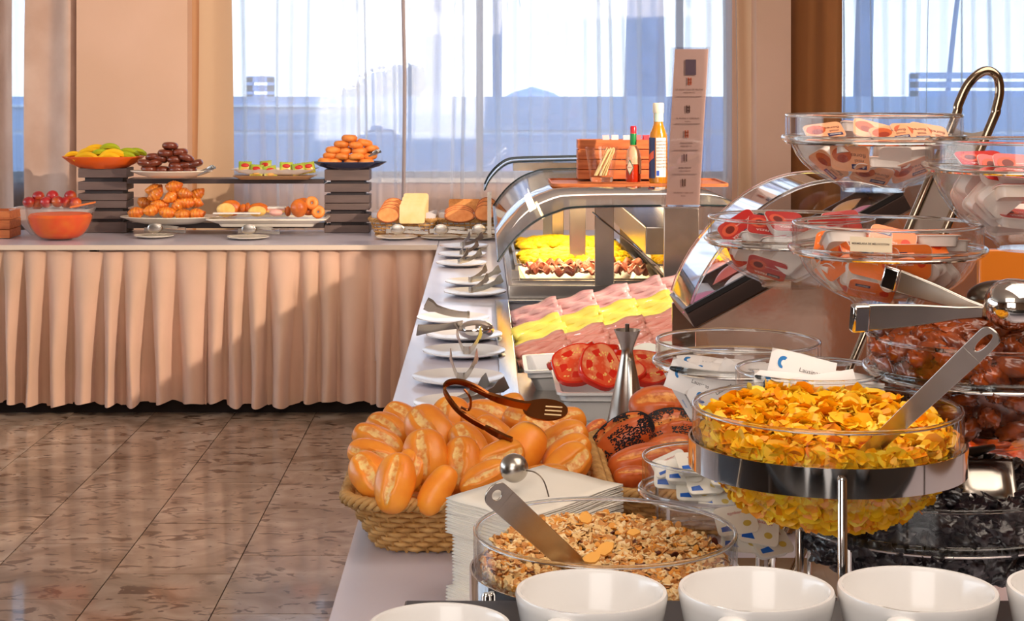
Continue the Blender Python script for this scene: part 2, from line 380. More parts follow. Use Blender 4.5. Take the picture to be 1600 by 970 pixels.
build(M().tube([(0, 0, 0), (0, 0, 1.3)], .05, 8), 'trunk', leafm, bush)
sh = thing('sunshade', 'domed grey roof peeking over the terrace wall', 'roof', ((832-755)/2600*16, 16, 0))
build(M().lathe([(.34, 1.25), (.30, 1.44), (.2, 1.50), (.06, 1.54), (0, 1.56)], 24), 'roof', slate, sh)
build(M().tube([(0, 0, 0), (0, 0, 1.3)], .03, 8), 'post', slate, sh)
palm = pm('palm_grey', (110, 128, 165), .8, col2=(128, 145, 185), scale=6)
def palm_tree(px, y, r0, r1, label, seed, droop, top=None, nfr=12, bend=0):
    top = 2.72; nfr = 9
    x = (px-755)/2600*y; rr = random.Random(seed); t = thing('palm_tree', label, 'tree', (x, y, 0)); top = top or 2.45
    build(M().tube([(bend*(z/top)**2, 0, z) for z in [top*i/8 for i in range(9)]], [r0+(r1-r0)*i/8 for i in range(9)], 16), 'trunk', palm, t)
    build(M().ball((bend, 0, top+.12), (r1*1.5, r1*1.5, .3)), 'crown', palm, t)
    for i in range(nfr):
        a = 2*PI*i/nfr+rr.uniform(-.2, .2); ln = rr.uniform(.8, 1.2); m = M(); pts = []
        for q in range(8):
            s = q/7; pts.append(Vector((bend+math.cos(a)*ln*s, math.sin(a)*ln*s*.6, top+.15+.28*s-droop*1.2*s*s)))
        m.tube(pts, [.012*(1-s/9) for s in range(8)], 5)
        for q in range(1, 8):
            for sd in (-1, 1):
                for w in (0,):
                    p = pts[q-1].lerp(pts[q], w); lw = .28*(1-q/10)
                    e = p+Vector((-math.sin(a)*sd*lw*.6+math.cos(a)*lw*.6, math.cos(a)*sd*lw*.5, -lw*.7))
                    m.add([p, p+Vector((.018, 0, .012)), e, p+Vector((-.018, 0, -.012))], [(0, 1, 2, 3)])
        build(m, 'frond', palm, t)
palm_tree(1008, 14, .22, .14, 'thick palm trunk outside behind the menu holder', 1, .6, 2.2)
palm_tree(678, 14.5, .065, .075, 'slim palm trunk outside right of the curtain hem', 2, .3, 2.6, 8)
palm_tree(777, 15, .03, .05, 'slim palm outside with fronds hanging above the glass guard', 3, .75, 2.3, 11)
palm_tree(1345, 14, .09, .07, 'palm outside the right window with drooping fronds', 4, .7, 2.3, 12, .05)
palm_tree(1470, 14.5, .025, .02, 'thin leaning palm stem outside right window', 5, .4, 2.35, 8, .2)
for px, w, zt, lab in ((406, .22, 1.63, 'slatted grey structure at the left end of the terrace wall'), (1530, 1.1, 1.66, 'slatted grey pergola outside the right window')):
    t = thing('pergola', lab, 'pergola', ((px-755)/2600*13.6, 13.6, 0)); xo = 0 if w < 1 else .1
    build(M().box(-w/2, -w/2+.05, 0, .1, 0, zt).box(w/2-.05, w/2, 0, .1, 0, zt), 'post', slate, t)
    for q in range(7 if w > 1 else 5): build(M().box(-w/2, w/2, 0, .06, zt-.04-q*.075, zt+.01-q*.075), 'slat', slate, t)
# ================= TABLES =================
topm = pm('table_top', (206, 202, 214), .3, coat=.35, col2=(200, 195, 208), scale=4)
edgem = pm('table_edge', (226, 206, 186), .5)
rt = thing('buffet_table', 'long rear buffet table with grey top and pleated beige skirt', 'table', (-1.4, 8.2, 0))
YF, YB = 7.81, 8.66
build(M().box(-3.4, -.215, YF, YB, .785, .8, Matrix.Translation((1.4, -8.2, 0))), 'tabletop', topm, rt)
build(M().box(-3.4, -.215, YF-.006, YF, .778, .801, Matrix.Translation((1.4, -8.2, 0))), 'table_edge', edgem, rt)
for lx in (-3.3, -.6, -2):
    for ly in (YF+.1, YB-.1): build(M().box(lx-.02, lx+.02, ly-.02, ly+.02, 0, .785, Matrix.Translation((1.4, -8.2, 0))), 'leg', darksteel, rt)
def skirt(x0, x1, y, seed):
    rr = random.Random(seed); ns = []; x = x0
    while x < x1: ns.append((x, rr.uniform(.5, 1.25), rr.uniform(-.4, .4), rr.random())); x += rr.uniform(.085, .15)
    def fn(u, v):
        X = x0+(x1-x0)*u; i = 0
        while i < len(ns)-1 and ns[i+1][0] <= X: i += 1
        e = ns[i+1][0] if i < len(ns)-1 else x1
        t = (X-ns[i][0])/max(1e-6, e-ns[i][0]); dn = 1-v
        if X > x1-.02: t = .99
        # pleat: sharp recess at t=0/1, rounded body that grows downwards
        wd_ = .94-.36*min(1, dn*1.3)*ns[i][1]; body = max(0, math.sin(PI*min(1, max(0, (t-.5+ns[i][2]*.3*dn)/wd_+.5))))**(.6)
        depth = (.014+.085*ns[i][1]*min(1, dn*1.4)**.8)*body+.012*dn*math.sin(X*60+ns[i][3]*4)*(1-body)
        lean = ns[i][2]*.03*dn*dn
        lo = .055+.01*math.sin(X*11+ns[i][3]*6)+.006*math.sin(X*50)
        z = lo+(.778-lo)*v
        sag = -.012*math.exp(-((X+1.75)/.22)**2)*v
        return (X+lean*body+.008*body*math.sin(v*5+ns[i][3]*9)*dn, y+.03-depth, z+sag)
    n = int((x1-x0)/.0062)
    return M().grid(fn, n, 18)
o = build(skirt(-3.4, -.212, YF-.004, 3), 'pleated_skirt', beige, rt, ang=80); o.location = (1.4, -8.2, 0)
build(M().box(-3.38, -.25, YF+.06, YF+.08, 0, .2, Matrix.Translation((1.4, -8.2, 0))), 'hem_backing', pm('dark_backing', (30, 18, 12), .9), rt)  # near-black sheet behind the gap below the skirt hem
# counter
ct = thing('buffet_counter', 'long white topped buffet counter running towards the windows', 'counter', (.7, 4, 0))
tm = Matrix.Translation((-.7, -4, 0)); X0 = -.213; XR = 1.9
WX0, WX1, WY0, WY1 = .075, 1.15, 3.6, 5.72
build(M().box(X0, XR, 1.0, WY0, .77, .8, tm), 'worktop', topm, ct, bevel=.002)
build(M().box(X0, WX0, WY0+.002, WY1, .77, .8, tm), 'worktop', topm, ct, bevel=.002); build(M().box(WX1, XR, WY0+.002, WY1, .77, .8, tm), 'worktop', topm, ct, bevel=.002)
build(M().box(X0, XR, WY1+.002, YB, .77, .8, tm), 'worktop', topm, ct, bevel=.002)
build(M().box(X0+.01, X0+.03, 1.0, YF-.06, .05, .77, tm), 'side_panel', beige, ct)
build(M().box(X0+.03, XR, 1.0, 1.03, .05, .77, tm), 'front_panel', beige, ct)
for lx in (X0+.1, XR-.1):
    for ly in (1.1, 4.4, 8.3): build(M().box(lx-.03, lx+.03, ly-.03, ly+.03, 0, .77, tm), 'leg', darksteel, ct)
# cold well
cw = thing('cold_well', 'recessed stainless cold well holding trays of ham, cheese and tomatoes', 'cold display', (.6, 4.6, 0)); tm = Matrix.Translation((-.6, -4.6, 0))
build(M().box(WX0, WX1, WY0, WY1, .705, .717, tm).box(WX0, WX0+.01, WY0, WY1, .717, .79, tm).box(WX0, WX1, WY0, WY0+.01, .717, .79, tm), 'basin', steel, cw)
build(M().box(WX0+.012, WX1-.01, WY0+.012, 4.44, .718, .774, tm), 'raised_insert', steel, cw)
fr = M().frame([(WX0-.035, WY0-.03), (WX1, WY0-.03), (WX1, WY1), (WX0-.035, WY1)], [(WX0+.012, WY0+.03), (WX1-.03, WY0+.03), (WX1-.03, WY1-.02), (WX0+.012, WY1-.02)], .801, .809, tm)
build(fr, 'rim', pm('polished_steel', (214, 218, 226), .12, 1), cw, bevel=.002)
# ================= HOT CASE AND GLASS GUARDS =================
def XZ(px, py, d): return ((px-755)/2050*d, 1.53-(py-140)/2050*d)
hc = thing('hot_case', 'stainless hot food case with heated pans under the curved glass guard', 'hot display', (.6, 6.6, .8)); tm = Matrix.Translation((-.6, -6.6, -.8))
HY0, HY1, HX0, HX1 = 5.74, 7.45, .088, 1.12
build(M().box(HX0, HX1, HY0, HY0+.03, .8, .855, tm), 'front_panel', steel, hc, bevel=.003)
build(M().box(HX0, HX0+.02, HY0+.03, HY1, .8, .85, tm).box(HX1-.02, HX1, HY0+.03, HY1, .8, .85, tm).box(HX0, HX1, HY1-.02, HY1, .8, .85, tm).box(HX0, HX1, HY0+.03, HY1, .8, .81, tm), 'case_body', steel, hc)
build(M().box(.1, .125, 5.8, 5.82, .85, .90, tm).box(.1, 1.1, HY0+.03, HY0+.045, .855, .868, tm), 'glass_sill', steel, hc)
for (x, w, y, z1) in ((.384, .066, 5.72, 1.135), (.333, .062, 6.42, 1.14), (.305, .052, 7.38, 1.14), (.587, .113, 5.40, 1.145), (.60, .06, 7.3, 1.14)):
    build(M().box(x, x+w, y, y+.02, .80 if y < 5.5 else .855, z1, tm), 'support_post', steel, hc, bevel=.002)
build(M().box(.556, .72, 5.7, 7.2, .965, 1.06, tm), 'lamp_housing', steel, hc, bevel=.004)
build(M().tube([P(925, 331, 4.5), P(1032, 418, 4.5)], .003, 6, mat=tm), 'sloped_glass_edge', chrome, hc)  # thin rod standing in for the edge of a sloped glass pane
lamp('heat_light', 'AREA', (.33, 6.5, 1.11), (.33, 6.5, 0), 10, (1, .72, .38), .35, 1.2)
lamp('heat_light', 'AREA', (.85, 6.5, 1.11), (.85, 6.5, 0), 5, (1, .72, .38), .25, 1.2)
lamp('cold_case_light', 'SPOT', (.5, 4.0, 2.6), (.48, 4.55, .8), 38, (1, .97, .92), .1, spot_size=math.radians(40), spot_blend=.6)
# pans with contents
def pan(x0, x1, y0, y1, z1, depth, name, label, mat, cat='food pan', tilt=0):
    t = thing(name, label, cat, ((x0+x1)/2, (y0+y1)/2, z1-depth)); w, h = x1-x0, y1-y0
    o = rrect(w, h, .02); i = rrect(w-.02, h-.02, .018); lo = rrect(w-.07, h-.06, .02); n = len(o); m = M()
    rings = [[(x, y, depth-.006) for x, y in o], [(x, y, depth) for x, y in o], [(x, y, depth) for x, y in i], [(x, y, .004) for x, y in lo]]
    v = sum(rings, []); f = [(r*n+k, r*n+(k+1) % n, (r+1)*n+(k+1) % n, (r+1)*n+k) for r in range(3) for k in range(n)]; f.append(tuple(3*n+k for k in range(n)))
    lo2 = rrect(w-.062, h-.052, .02); o2 = rrect(w-.018, h-.018, .02); a = len(v)
    v += [(x, y, depth-.006) for x, y in o2]+[(x, y, depth-.02) for x, y in o2]+[(x, y, depth-.024) for x, y in rrect(w-.03, h-.03, .02)]+[(x, y, 0) for x, y in lo2]
    f += [(k, a+k, a+(k+1) % n, (k+1) % n) for k in range(n)]+[(a+r*n+k, a+r*n+n+k, a+r*n+n+(k+1) % n, a+r*n+(k+1) % n) for r in range(3) for k in range(n)]+[tuple(a+3*n+k for k in range(n))[::-1]]
    m.add(v, f); build(m, 'pan_body', mat, t)
    if tilt: t.rotation_euler[1] = -tilt
    return t
eggm = pm('scrambled_egg', (255, 214, 30), .5, col2=(246, 186, 10), scale=30, sss=.2, bump=.3, bscale=60)
baconm = pm('bacon_meat', (176, 42, 24), .3, col2=(238, 150, 110), scale=26, stretch=(1, 5, 1), coat=.5, bump=.2, rand=.2)
tomm = pm('roast_tomato', (214, 60, 24), .25, col2=(240, 120, 50), scale=20, coat=.5, rand=.2)
def chunks(m, x0, x1, y0, y1, z, n, r, rr, dome=.03, fl=.6):
    for i in range(n):
        u, v = rr.random(), rr.random(); s = r*rr.uniform(.6, 1.3); q = dome*math.sin(PI*u)**.5*math.sin(PI*v)**.5
        m.ball((x0+(x1-x0)*u, y0+(y1-y0)*v, z+q), (s, s*rr.uniform(.6, 1), s*fl), 7, 5, lambda d: 1+.25*noise.noise(d*2+Vector((i*3.1, 0, 0))))
rr = random.Random(11)
for k, (x0, x1, nm) in enumerate(((.12, .60, 'left'), (.64, 1.09, 'right'))):
    for r_, (y0, y1, what) in enumerate(((5.83, 6.26, 'bacon'), (6.32, 6.80, 'egg'), (6.86, 7.4, 'egg'))):
        t = pan(x0, x1, y0, y1, .868, .05, 'food_pan', 'steel %s hand pan in the %s row of the hot case holding %s' % (nm, ('front', 'middle', 'rear')[r_], {'bacon': 'bacon'}.get(what, 'scrambled egg')), steel)
        if what == 'egg':
            m = M(); chunks(m, x0+.04, x1-.04, y0+.04, y1-.04, .862, 260, .024, rr, .028)
            tag(build(m, 'scrambled_egg', eggm), 'yellow %s heaped in the %s rear hot pan, %s row' % ('scrambled egg', nm, ('', 'middle', 'rear')[r_]), 'egg', kind='stuff')
bp = []
for s in range(4):
    m = M(); ph = s*1.7
    def fb(u, v):
        x = (u-.5)*.12; y = (v-.5)*.035+.012*math.sin(u*7+ph); return (x, y, .008*math.sin(u*19+ph)+.006*math.cos(v*5+u*4)+.012*math.sin(v*PI))
    m.grid(fb, 16, 4); o = build(m, 'bacon_strip', baconm); so = o.modifiers.new('solid', 'SOLIDIFY'); so.thickness = .004; bp.append(Proto(tag(o, 'x', 'bacon')))
for k, (x0, x1, nm) in enumerate(((.16, .57, 'left'), (.68, 1.06, 'right'))):
    for row in range(3):
        for c in range(5):
            bp[(c+row) % 4].put('curled bacon strip, %s from the left in the %s row of the %s hot pan' % (ORD[c], ('front', 'middle', 'back')[row], nm), mat=Matrix.Translation((x0+(x1-x0)*(c+.5)/5, 5.90+row*.12+rr.uniform(-.02, .02), .885)) @ Euler((rr.uniform(-.5, .5), 0, rr.uniform(-.9, .9))).to_matrix().to_4x4(), group='bacon strips in the hot pans')
def guard(prof, y0, y1, label, sides=None):
    t = thing('glass_guard', label, 'sneeze guard', (prof[3][0], (y0+y1)/2, prof[-1][1])); tm = Matrix.Translation(-t.location)
    # smooth profile
    pts = [Vector((a, 0, b)) for a, b in prof]; out = []
    for i in range(len(pts)-1):
        p0 = pts[max(i-1, 0)]; p1 = pts[i]; p2 = pts[i+1]; p3 = pts[min(i+2, len(pts)-1)]
        for q in range(8):
            u = q/8; out.append(.5*((2*p1)+(p2-p0)*u+(2*p0-5*p1+4*p2-p3)*u*u+(3*p1-p0-3*p2+p3)*u**3))
    out.append(pts[-1]); n = len(out)
    v = [(p.x, y, p.z) for y in (y0, y1) for p in out]; f = [(i, i+1, n+i+1, n+i) for i in range(n-1)]
    o = build(M().add(v, f, tm), 'curved_glass', gtint, t, ang=80); so = o.modifiers.new('solid', 'SOLIDIFY'); so.thickness = .006
    for y in (y0, y1): build(M().tube([(p.x, y, p.z) for p in out], .0035, 6, mat=tm), 'glass_edge', pm('dark_glass_edge', (38, 50, 52), .2), t)
    p = out[0]; build(M().tube([(p.x, y0, p.z), (p.x, y1, p.z)], .0035, 6, mat=tm), 'glass_edge', pm('dark_glass_edge', (38, 50, 52)), t)
    return t
pr = [XZ(a, b, 4.3) for a, b in ((778, 408), (795, 384), (815, 362), (840, 343), (870, 330), (905, 323), (1035, 321), (1120, 321))]+[(.86, 1.143), (.95, 1.10), (1.03, 1.03)]
guard(pr, 5.45, 8.06, 'large curved glass guard over the hot case with bottles standing on it')
pr2 = [XZ(a, b, 6.38) for a, b in ((757, 297), (765, 281), (778, 266), (795, 255), (818, 252), (860, 251), (905, 250), (960, 250))]
g2 = guard(pr2, 8.1, 8.62, 'smaller curved glass guard behind the large one near the curtain')
build(M().box(.15, .62, 8.3, 8.5, 1.125, 1.165, Matrix.Translation(-g2.location)), 'lamp_housing', steel, g2)
build(M().box(.3, .35, 8.35, 8.37, .8, 1.17, Matrix.Translation(-g2.location)), 'support_post', steel, g2)
build(M().box(.02, .04, 8.12, 8.14, .8, 1.03, Matrix.Translation(-g2.location)), 'support_post', steel, g2)
# drape of clear corner post of guard 1
# ---- wooden tray, box, bottles
woodm = pm('light_wood', (204, 120, 66), .5, col2=(174, 90, 44), scale=8, stretch=(1, 8, 8), bump=.05)
ZG = 1.148
tr = thing('wooden_tray', 'thin wooden tray lying on the glass guard under the bottles', 'tray', (.62, 6.75, ZG))
build(M().prism(rrect(.70, .42, .04), 0, .005), 'tray_base', woodm, tr); build(M().frame(rrect(.70, .42, .04), rrect(.69, .41, .035), .005, .012), 'tray_rim', woodm, tr)
ZT = ZG+.0125
bx = thing('wooden_box', 'orange brown slatted wooden box of sachets on the tray', 'box', (.55, 6.90, ZT)); bw, bh, bd = .32, .165, .12
for k in range(4):
    z0 = k*bh/4+.002; z1 = (k+1)*bh/4-.002
    for y in (-bd/2, bd/2-.008): build(M().box(-bw/2, bw/2, y, y+.008, z0, z1), 'slat', woodm, bx, bevel=.001)
    for x in (-bw/2, bw/2-.008): build(M().box(x, x+.008, -bd/2+.009, bd/2-.009, z0, z1), 'slat', woodm, bx)
build(M().box(-bw/2+.01, bw/2-.01, -bd/2+.01, bd/2-.01, .002, .01), 'box_bottom', woodm, bx)
for i, (dx, c) in enumerate(((-.03, (250, 200, 200)), (-.005, (250, 225, 220)), (.03, (225, 220, 226)), (.055, (205, 205, 214)), (.09, (238, 120, 130)), (.11, (230, 90, 110)), (.14, (226, 70, 80)))):
    tag(build(M().box(-.014, .014, -.003, .003, 0, .17), 'sugar_sachet', pm('sachet_%d' % 1 if 0 else 'sachet_paper_'+'abcdefg'[i], c, .6), loc=(.55+dx, 6.88+.01*(i % 3), ZT+.012), rot=(.05*(i % 3), .08*((i % 3)-1), 0)),
        '%s sachet, %s from the left, poking out of the wooden box' % (('pale pink', 'whitish pink', 'grey', 'silver grey', 'pink', 'rose', 'red')[i], ORD[i]), 'sachet', 'sachets in the wooden box')
tg = thing('toothpick_glass', 'clear tapered glass full of toothpicks on the wooden tray', 'glass', tuple(Vector((XZ(940, 0, 5.24)[0], 5.24*K, ZT+.001))))
build(M().lathe([(0, .0), (.043, 0), (.046, .01), (.066, .14), (.063, .14), (.044, .025), (0, .022)], 40), 'glass_body', glass, tg)
build(M().lathe([(0, .001), (.043, .001), (.0445, .02), (0, .021)], 40), 'glass_base', rimglass, tg)
tpm = pm('toothpick_wood', (246, 220, 160), .6)
for i in range(46):
    a = R.uniform(-.02, .045); b = R.uniform(-.03, .03); x0 = -.03+R.random()*.05; tp = M().tube([(x0, b*.8, .026), (min(.05, x0+.045+R.uniform(0, .012)), b, .135+R.uniform(-.01, .004))], .0016, 5)
    if i == 0: pass
    o = build(tp, 'toothpick', tpm, loc=tg.location); tag(o, 'pale wooden toothpick leaning right in the clear tapered glass', 'toothpick', 'toothpicks in the glass')
sauce = pm('red_sauce', (196, 54, 12), .25, col2=(170, 34, 6), scale=8)
b1 = thing('sauce_bottle', 'small hot sauce bottle with red cap and green neck on the wooden tray', 'bottle', (XZ(986, 0, 5.3)[0], 5.22*K, ZT+.001))
build(M().lathe([(0, 0), (.029, 0), (.031, .006), (.031, .10), (.026, .125), (.013, .145), (.0115, .17), (.0115, .19), (0, .19)], 32), 'bottle_glass', glass, b1)
build(M().lathe([(0, .002), (.028, .002), (.029, .008), (.029, .07), (0, .073)], 32), 'sauce', sauce, b1)
build(M().lathe([(.0288, .073), (.0288, .1), (.024, .125), (.0118, .144)], 32), 'sauce_film', pm('sauce_film', (236, 170, 130), .4), b1)
build(M().lathe([(.0125, .148), (.013, .152), (.013, .192), (.0125, .194)], 24), 'green_neck_band', pm('green_foil', (20, 130, 60), .35), b1)
build(M().lathe([(0, .190), (.0125, .190), (.0125, .22), (.010, .224), (0, .224)], 24), 'red_cap', pm('red_cap', (206, 30, 46), .3), b1)
lab = M(); 
def cyl_patch(m, poly, r, th0): return m.add([(r*math.sin(th0+u/r), -r*math.cos(th0+u/r), z) for u, z in poly], [tuple(range(len(poly)))])
o = build(cyl_patch(M(), [(0, .03), (.017, .06), (0, .092), (-.017, .06)], .0318, -.55), 'label', pm('diamond_green', (40, 120, 70), .5), b1)
o = build(cyl_patch(M(), [(0, .035), (.014, .06), (0, .086), (-.014, .06)], .0323, -.55), 'label', pm('diamond_cream', (246, 226, 196), .5), b1)
tmx = text_mesh('TABASCO', .0065, pm('print_red', (150, 30, 20), .5)); link('lettering', tmx, b1, (-.0172, -.028, .06), (PI/2, 0, -.55))
build(M().grid(lambda u, v: (.032*math.sin(.7+u*.75), -.032*math.cos(.7+u*.75), .035+v*.06), 8, 2), 'back_label', pm('label_cream', (236, 206, 170), .5), b1)
b2 = thing('mustard_bottle', 'tall square shouldered sauce bottle with white cap beside the menu holder', 'bottle', (XZ(1025, 0, 5.25)[0], 5.18*K, ZT+.001))
amber = pm('mustard_sauce', (206, 130, 20), .2, coat=1)
prf = [(.0, 0), (.034, .0), (.037, .006), (.037, .16), (.035, .19), (.022, .225), (.019, .235), (.019, .285), (0, .285)]
build(M().lathe(prf, 32), 'bottle_body', amber, b2)
build(M().lathe([(0, .276), (.021, .276), (.022, .28), (.022, .312), (.020, .316), (0, .316)], 32), 'white_cap', pm('ivory_plastic', (240, 226, 200), .4), b2)
build(M().grid(lambda u, v: (.0376*math.sin(-.35+u*1.15), -.0376*math.cos(-.35+u*1.15), .025+v*.155), 12, 2), 'back_label', white, b2); bl_ = b2.children[-1]
build(M().grid(lambda u, v: (.0374*math.sin(-1.5+u*1.05), -.0374*math.cos(-1.5+u*1.05), .02+v*.16), 12, 2), 'front_label', pm('navy_label', (30, 42, 90), .4), b2)
build(M().grid(lambda u, v: (.0378*math.sin(-1.4+u*.8), -.0378*math.cos(-1.4+u*.8), .08+v*.03+u*.02), 12, 2), 'label_band', pm('orange_label', (240, 90, 40), .4), b2)
build(M().grid(lambda u, v: (.0378*math.sin(-.3+u*.3), -.0378*math.cos(-.3+u*.3), .03+v*.02), 6, 2), 'label_mark', pm('blue_label', (60, 90, 190), .4), b2)
build(M().grid(lambda u, v: (.0197*math.sin(-1+u*2.6), -.0197*math.cos(-1+u*2.6), .242+v*.034), 12, 2), 'neck_label', pm('pale_green_label', (206, 226, 206), .5), b2)
ink = pm('ink', (70, 60, 58), .7)
for k in range(9):
    s = 'INGREDIENTES SENF'[k % 5:k % 5+9]; link('lettering', text_mesh(s, .0085, ink), b2, (.009, -.0383, .165-k*.0125), (PI/2, 0, .22))
# menu holder
mh = thing('menu_holder', 'tall narrow acrylic menu holder with pinkish card standing on the glass guard', 'menu', (XZ(1064, 0, 4.27)[0], 4.24*K, 1.152)); hgt = .515; w = .108
acr = thin_glass('acrylic', (.93, .93, .95), 2.0, .03)
sh = Matrix.Identity(4); sh[0][2] = .058
card = pm('menu_card', (204, 166, 150), .45, coat=.4)
build(M().box(-w/2-.006, w/2+.004, -.012, -.009, 0, hgt, sh), 'acrylic_front', acr, mh); build(M().box(-w/2-.012, w/2, .018, .021, 0, hgt, sh), 'acrylic_back', acr, mh)
build(M().box(-w/2-.014, w/2+.004, -.012, .03, 0, .004), 'acrylic_foot', acr, mh)
mc = build(M().box(-w/2, w/2, -.006, -.004, .006, hgt-.006, sh), 'menu_card', card, mh)
def onmenu(me, x, z, nm='lettering'): link(nm, me, mc, (x+.058*z, -.0075, z), (PI/2, 0, 0))
build(M().box(-.017, .017, -.0085, -.008, hgt-.09, hgt-.04, Matrix.Translation((.058*(hgt-.065), 0, 0))), 'logo', pm('logo_brown', (92, 72, 84), .5), mc)
onmenu(text_mesh('S', .045, card, .0008), -.004, hgt-.064, 'logo_letter'); 
ro = pm('menu_orange', (200, 90, 50), .5); bk = pm('menu_brown', (96, 60, 50), .5)
for z, c, n in ((.405, ro, 2), (.315, bk, 2), (.235, ro, 2), (.158, bk, 0), (.078, bk, 0)):
    for q in (0, 1):
        mm = M().box(-.007+q*.008, -.003+q*.008, -.0085, -.0078, z-.012, z+.012, Matrix.Translation((.058*z, 0, 0)))
        if n: mm.box(-.007, .006, -.0085, -.0078, z+q*.01-.006, z+q*.01-.003, Matrix.Translation((.058*z, 0, 0)))
        build(mm, 'menu_icon', c, mc)
for z, a, b in ((.378, 'LA SELECCION DE FRUTAS', 'FRESH FRUITS'), (.285, 'EL MUESLI Y CEREALES', 'MUESLI'), (.205, 'PANADERIA', 'FRESH BREAD'), (.125, 'EMBUTIDOS', 'COLD MEATS'), (.045, 'HUEVOS Y BACON', 'EGGS')):
    onmenu(text_mesh(a, .0075, bk), 0, z); onmenu(text_mesh(b, .006, bk), 0, z-.010)
for z in (.355, .267, .182, .105): build(M().box(-.04, .04, -.0085, -.0078, z, z+.0012, Matrix.Translation((.058*z, 0, 0))), 'rule_line', bk, mc)
# ================= PLATES AND TONGS ON THE COUNTER =================
def plate_mesh(r, h=.016): return M().lathe([(0, .003), (r*.5, .003), (r*.62, .005), (r*.95, h-.002), (r, h), (r*.99, h-.004), (r*.62, .0), (r*.5, 0), (0, 0)], 48)
def tongs_mesh(ln=.15, sp=.03, hgt=.02, lift=.035, twist=1):
    m = M(); pts = []; wd = []
    for k in range(9): s = k/8; pts.append((ln*(1-s)+.012, sp*(1-s)+.011, hgt/2+.004+lift*(1-s)**2*1.2)); wd.append(hgt*(1+.9*(1 if s < .2 else 0)))
    b = [(.006, .011, hgt/2+.004), (0, .006, hgt/2+.004), (0, -.006, hgt/2+.004), (.006, -.011, hgt/2+.004)]
    q = [(p[0], -p[1], p[2]) for p in pts[::-1]]
    m.strip(pts+b+q, wd+[hgt*1.25]*4+wd[::-1], .0016, (0, 0, 1)); return m
tongP = Proto(tag(build(tongs_mesh(), 'tongs', steel), 'x', 'tongs'))
plP = Proto(tag(build(plate_mesh(.115), 'saucer_plate', porc), 'x', 'plate'))
pls = [ # px, cy, halfwidth, label, tong dir
 (725, 385, 38, 'white plate farthest along the counter by the bread baskets', 60),
 (722, 398, 38, 'second farthest white plate on the counter', 70),
 (721, 412, 40, 'third farthest white plate on the counter', 60),
 (741, 441, 46, 'white plate touching the one in front, fourth farthest on the counter', 48),
 (742, 457, 49, 'white plate beside the front left corner of the hot case', 48),
 (708, 498, 57, 'white plate just behind the ladle plate', 180),
 (725, 524, 60, 'white plate carrying the steel ladle', None),
 (725, 550, 65, 'white plate with tongs pointing away, level with the cheese rows', 88),
 (716, 591, 72, 'white plate with upright tongs, second nearest the roll basket', 88),
 (722, 632, 76, 'white plate half hidden behind the rolls and brown tongs', 40)]
for i, (px, cy, hw, lb, ta) in enumerate(pls):
    d = (1.53-.81)*2050/(cy-140); p = P(px, cy, d); r = hw/2050*d; z0 = .8015
    mt = Matrix.Translation((p.x, p.y, z0)) @ Matrix.Diagonal((r/.115, r/.115, 1, 1)); plP.put(lb, mat=mt, group='plates for serving tongs')
    if ta is not None:
        a = math.radians(ta); s = r/.115*.85; c = Vector((p.x-math.cos(a)*.05*s+.01, p.y-math.sin(a)*.06*s-.03, z0+.014))
        tongP.put('steel tongs on the %s' % lb.split(',')[0], mat=Matrix.Translation(c) @ Matrix.Rotation(a, 4, 'Z') @ Matrix.Diagonal((s, s, s, 1)), group='tongs on the counter plates')
# ladle
d = 3.72; a = P(652, 516, d*.985); b = P(722, 507, d); c = P(744, 512, d)
m = M().strip([a, a.lerp(b, .5)+Vector((0, 0, .002)), b], [.030, .024, .020], .004, (0, 0, 1))
la = thing('ladle', 'big steel serving spoon with broad handle lying across a white plate', 'ladle', tuple(a)); tm = Matrix.Translation(-a)
m = M().strip([a+(b-a)*k/6 for k in range(7)], [.034, .028, .024, .021, .02, .022, .026], .004, (0, -.5, 1), mat=tm); build(m, 'handle', steel, la)
m = M(); m.ball(tuple(c+Vector((0, 0, -.005))-a), (.052, .042, .028), 24, 12); build(m, 'spoon_bowl', chrome, la)
# ================= REAR TABLE ITEMS =================
twm = pm('tower_wood', (112, 94, 88), .6, col2=(98, 82, 78), scale=5, stretch=(1, 8, 8)); twd = pm('tower_dark', (58, 50, 52), .6)
DT = 6.68; YT = DT*K
def zt(py, d=DT): return 1.53-(py-140)/2050*d
def tower(px0, px1, bands, label):
    x0, x1 = XZ(px0, 0, DT)[0], XZ(px1, 0, DT)[0]; xc = (x0+x1)/2; w = x1-x0; t = thing('riser_tower', label, 'display tower', (xc, YT+.085, .8015)); tm = Matrix.Translation((0, -.085, -.8015))
    for a, b in bands: build(M().box(-w/2, w/2, 0, .17, zt(b), zt(a), tm), 'wooden_tier', twm, t, bevel=.002)
    for (a, b), (c, e) in zip(bands, bands[1:]):
        if c-b > 1.2: build(M().box(-w/2+.03, w/2-.025, .02, .15, zt(c), zt(b), tm), 'spacer_block', twd, t)
    return t
ybot = 140+.7285/DT*2050
tower(122, 198, [(263, 277.5), (284, 297), (302.5, 313), (313.8, 325), (330, 342), (347, ybot)], 'stacked grey wooden riser under the orange fruit dish')
tower(507, 577, [(265, 282), (287, 300), (305, 317), (317.8, 328), (334, 347), (352, ybot)], 'stacked grey wooden riser under the dark plate of doughnuts')
shm = pm('shelf_dark', (74, 62, 60), .4)
tag(build(M().box(XZ(199, 0, DT)[0], XZ(506, 0, DT)[0], -.01, .16, -.012, .012), 'display_shelf', shm, loc=(0, YT, zt(283))), 'thin dark upper shelf board spanning between the two riser towers', 'shelf')
tag(build(M().box(XZ(199, 0, DT)[0], XZ(506, 0, DT)[0], .0, .16, -.014, .014), 'display_shelf', shm, loc=(0, YT, zt(352))), 'low dark shelf board between the risers under the pastry platters', 'shelf')
def X(px, d): return (px-755)/2050*d
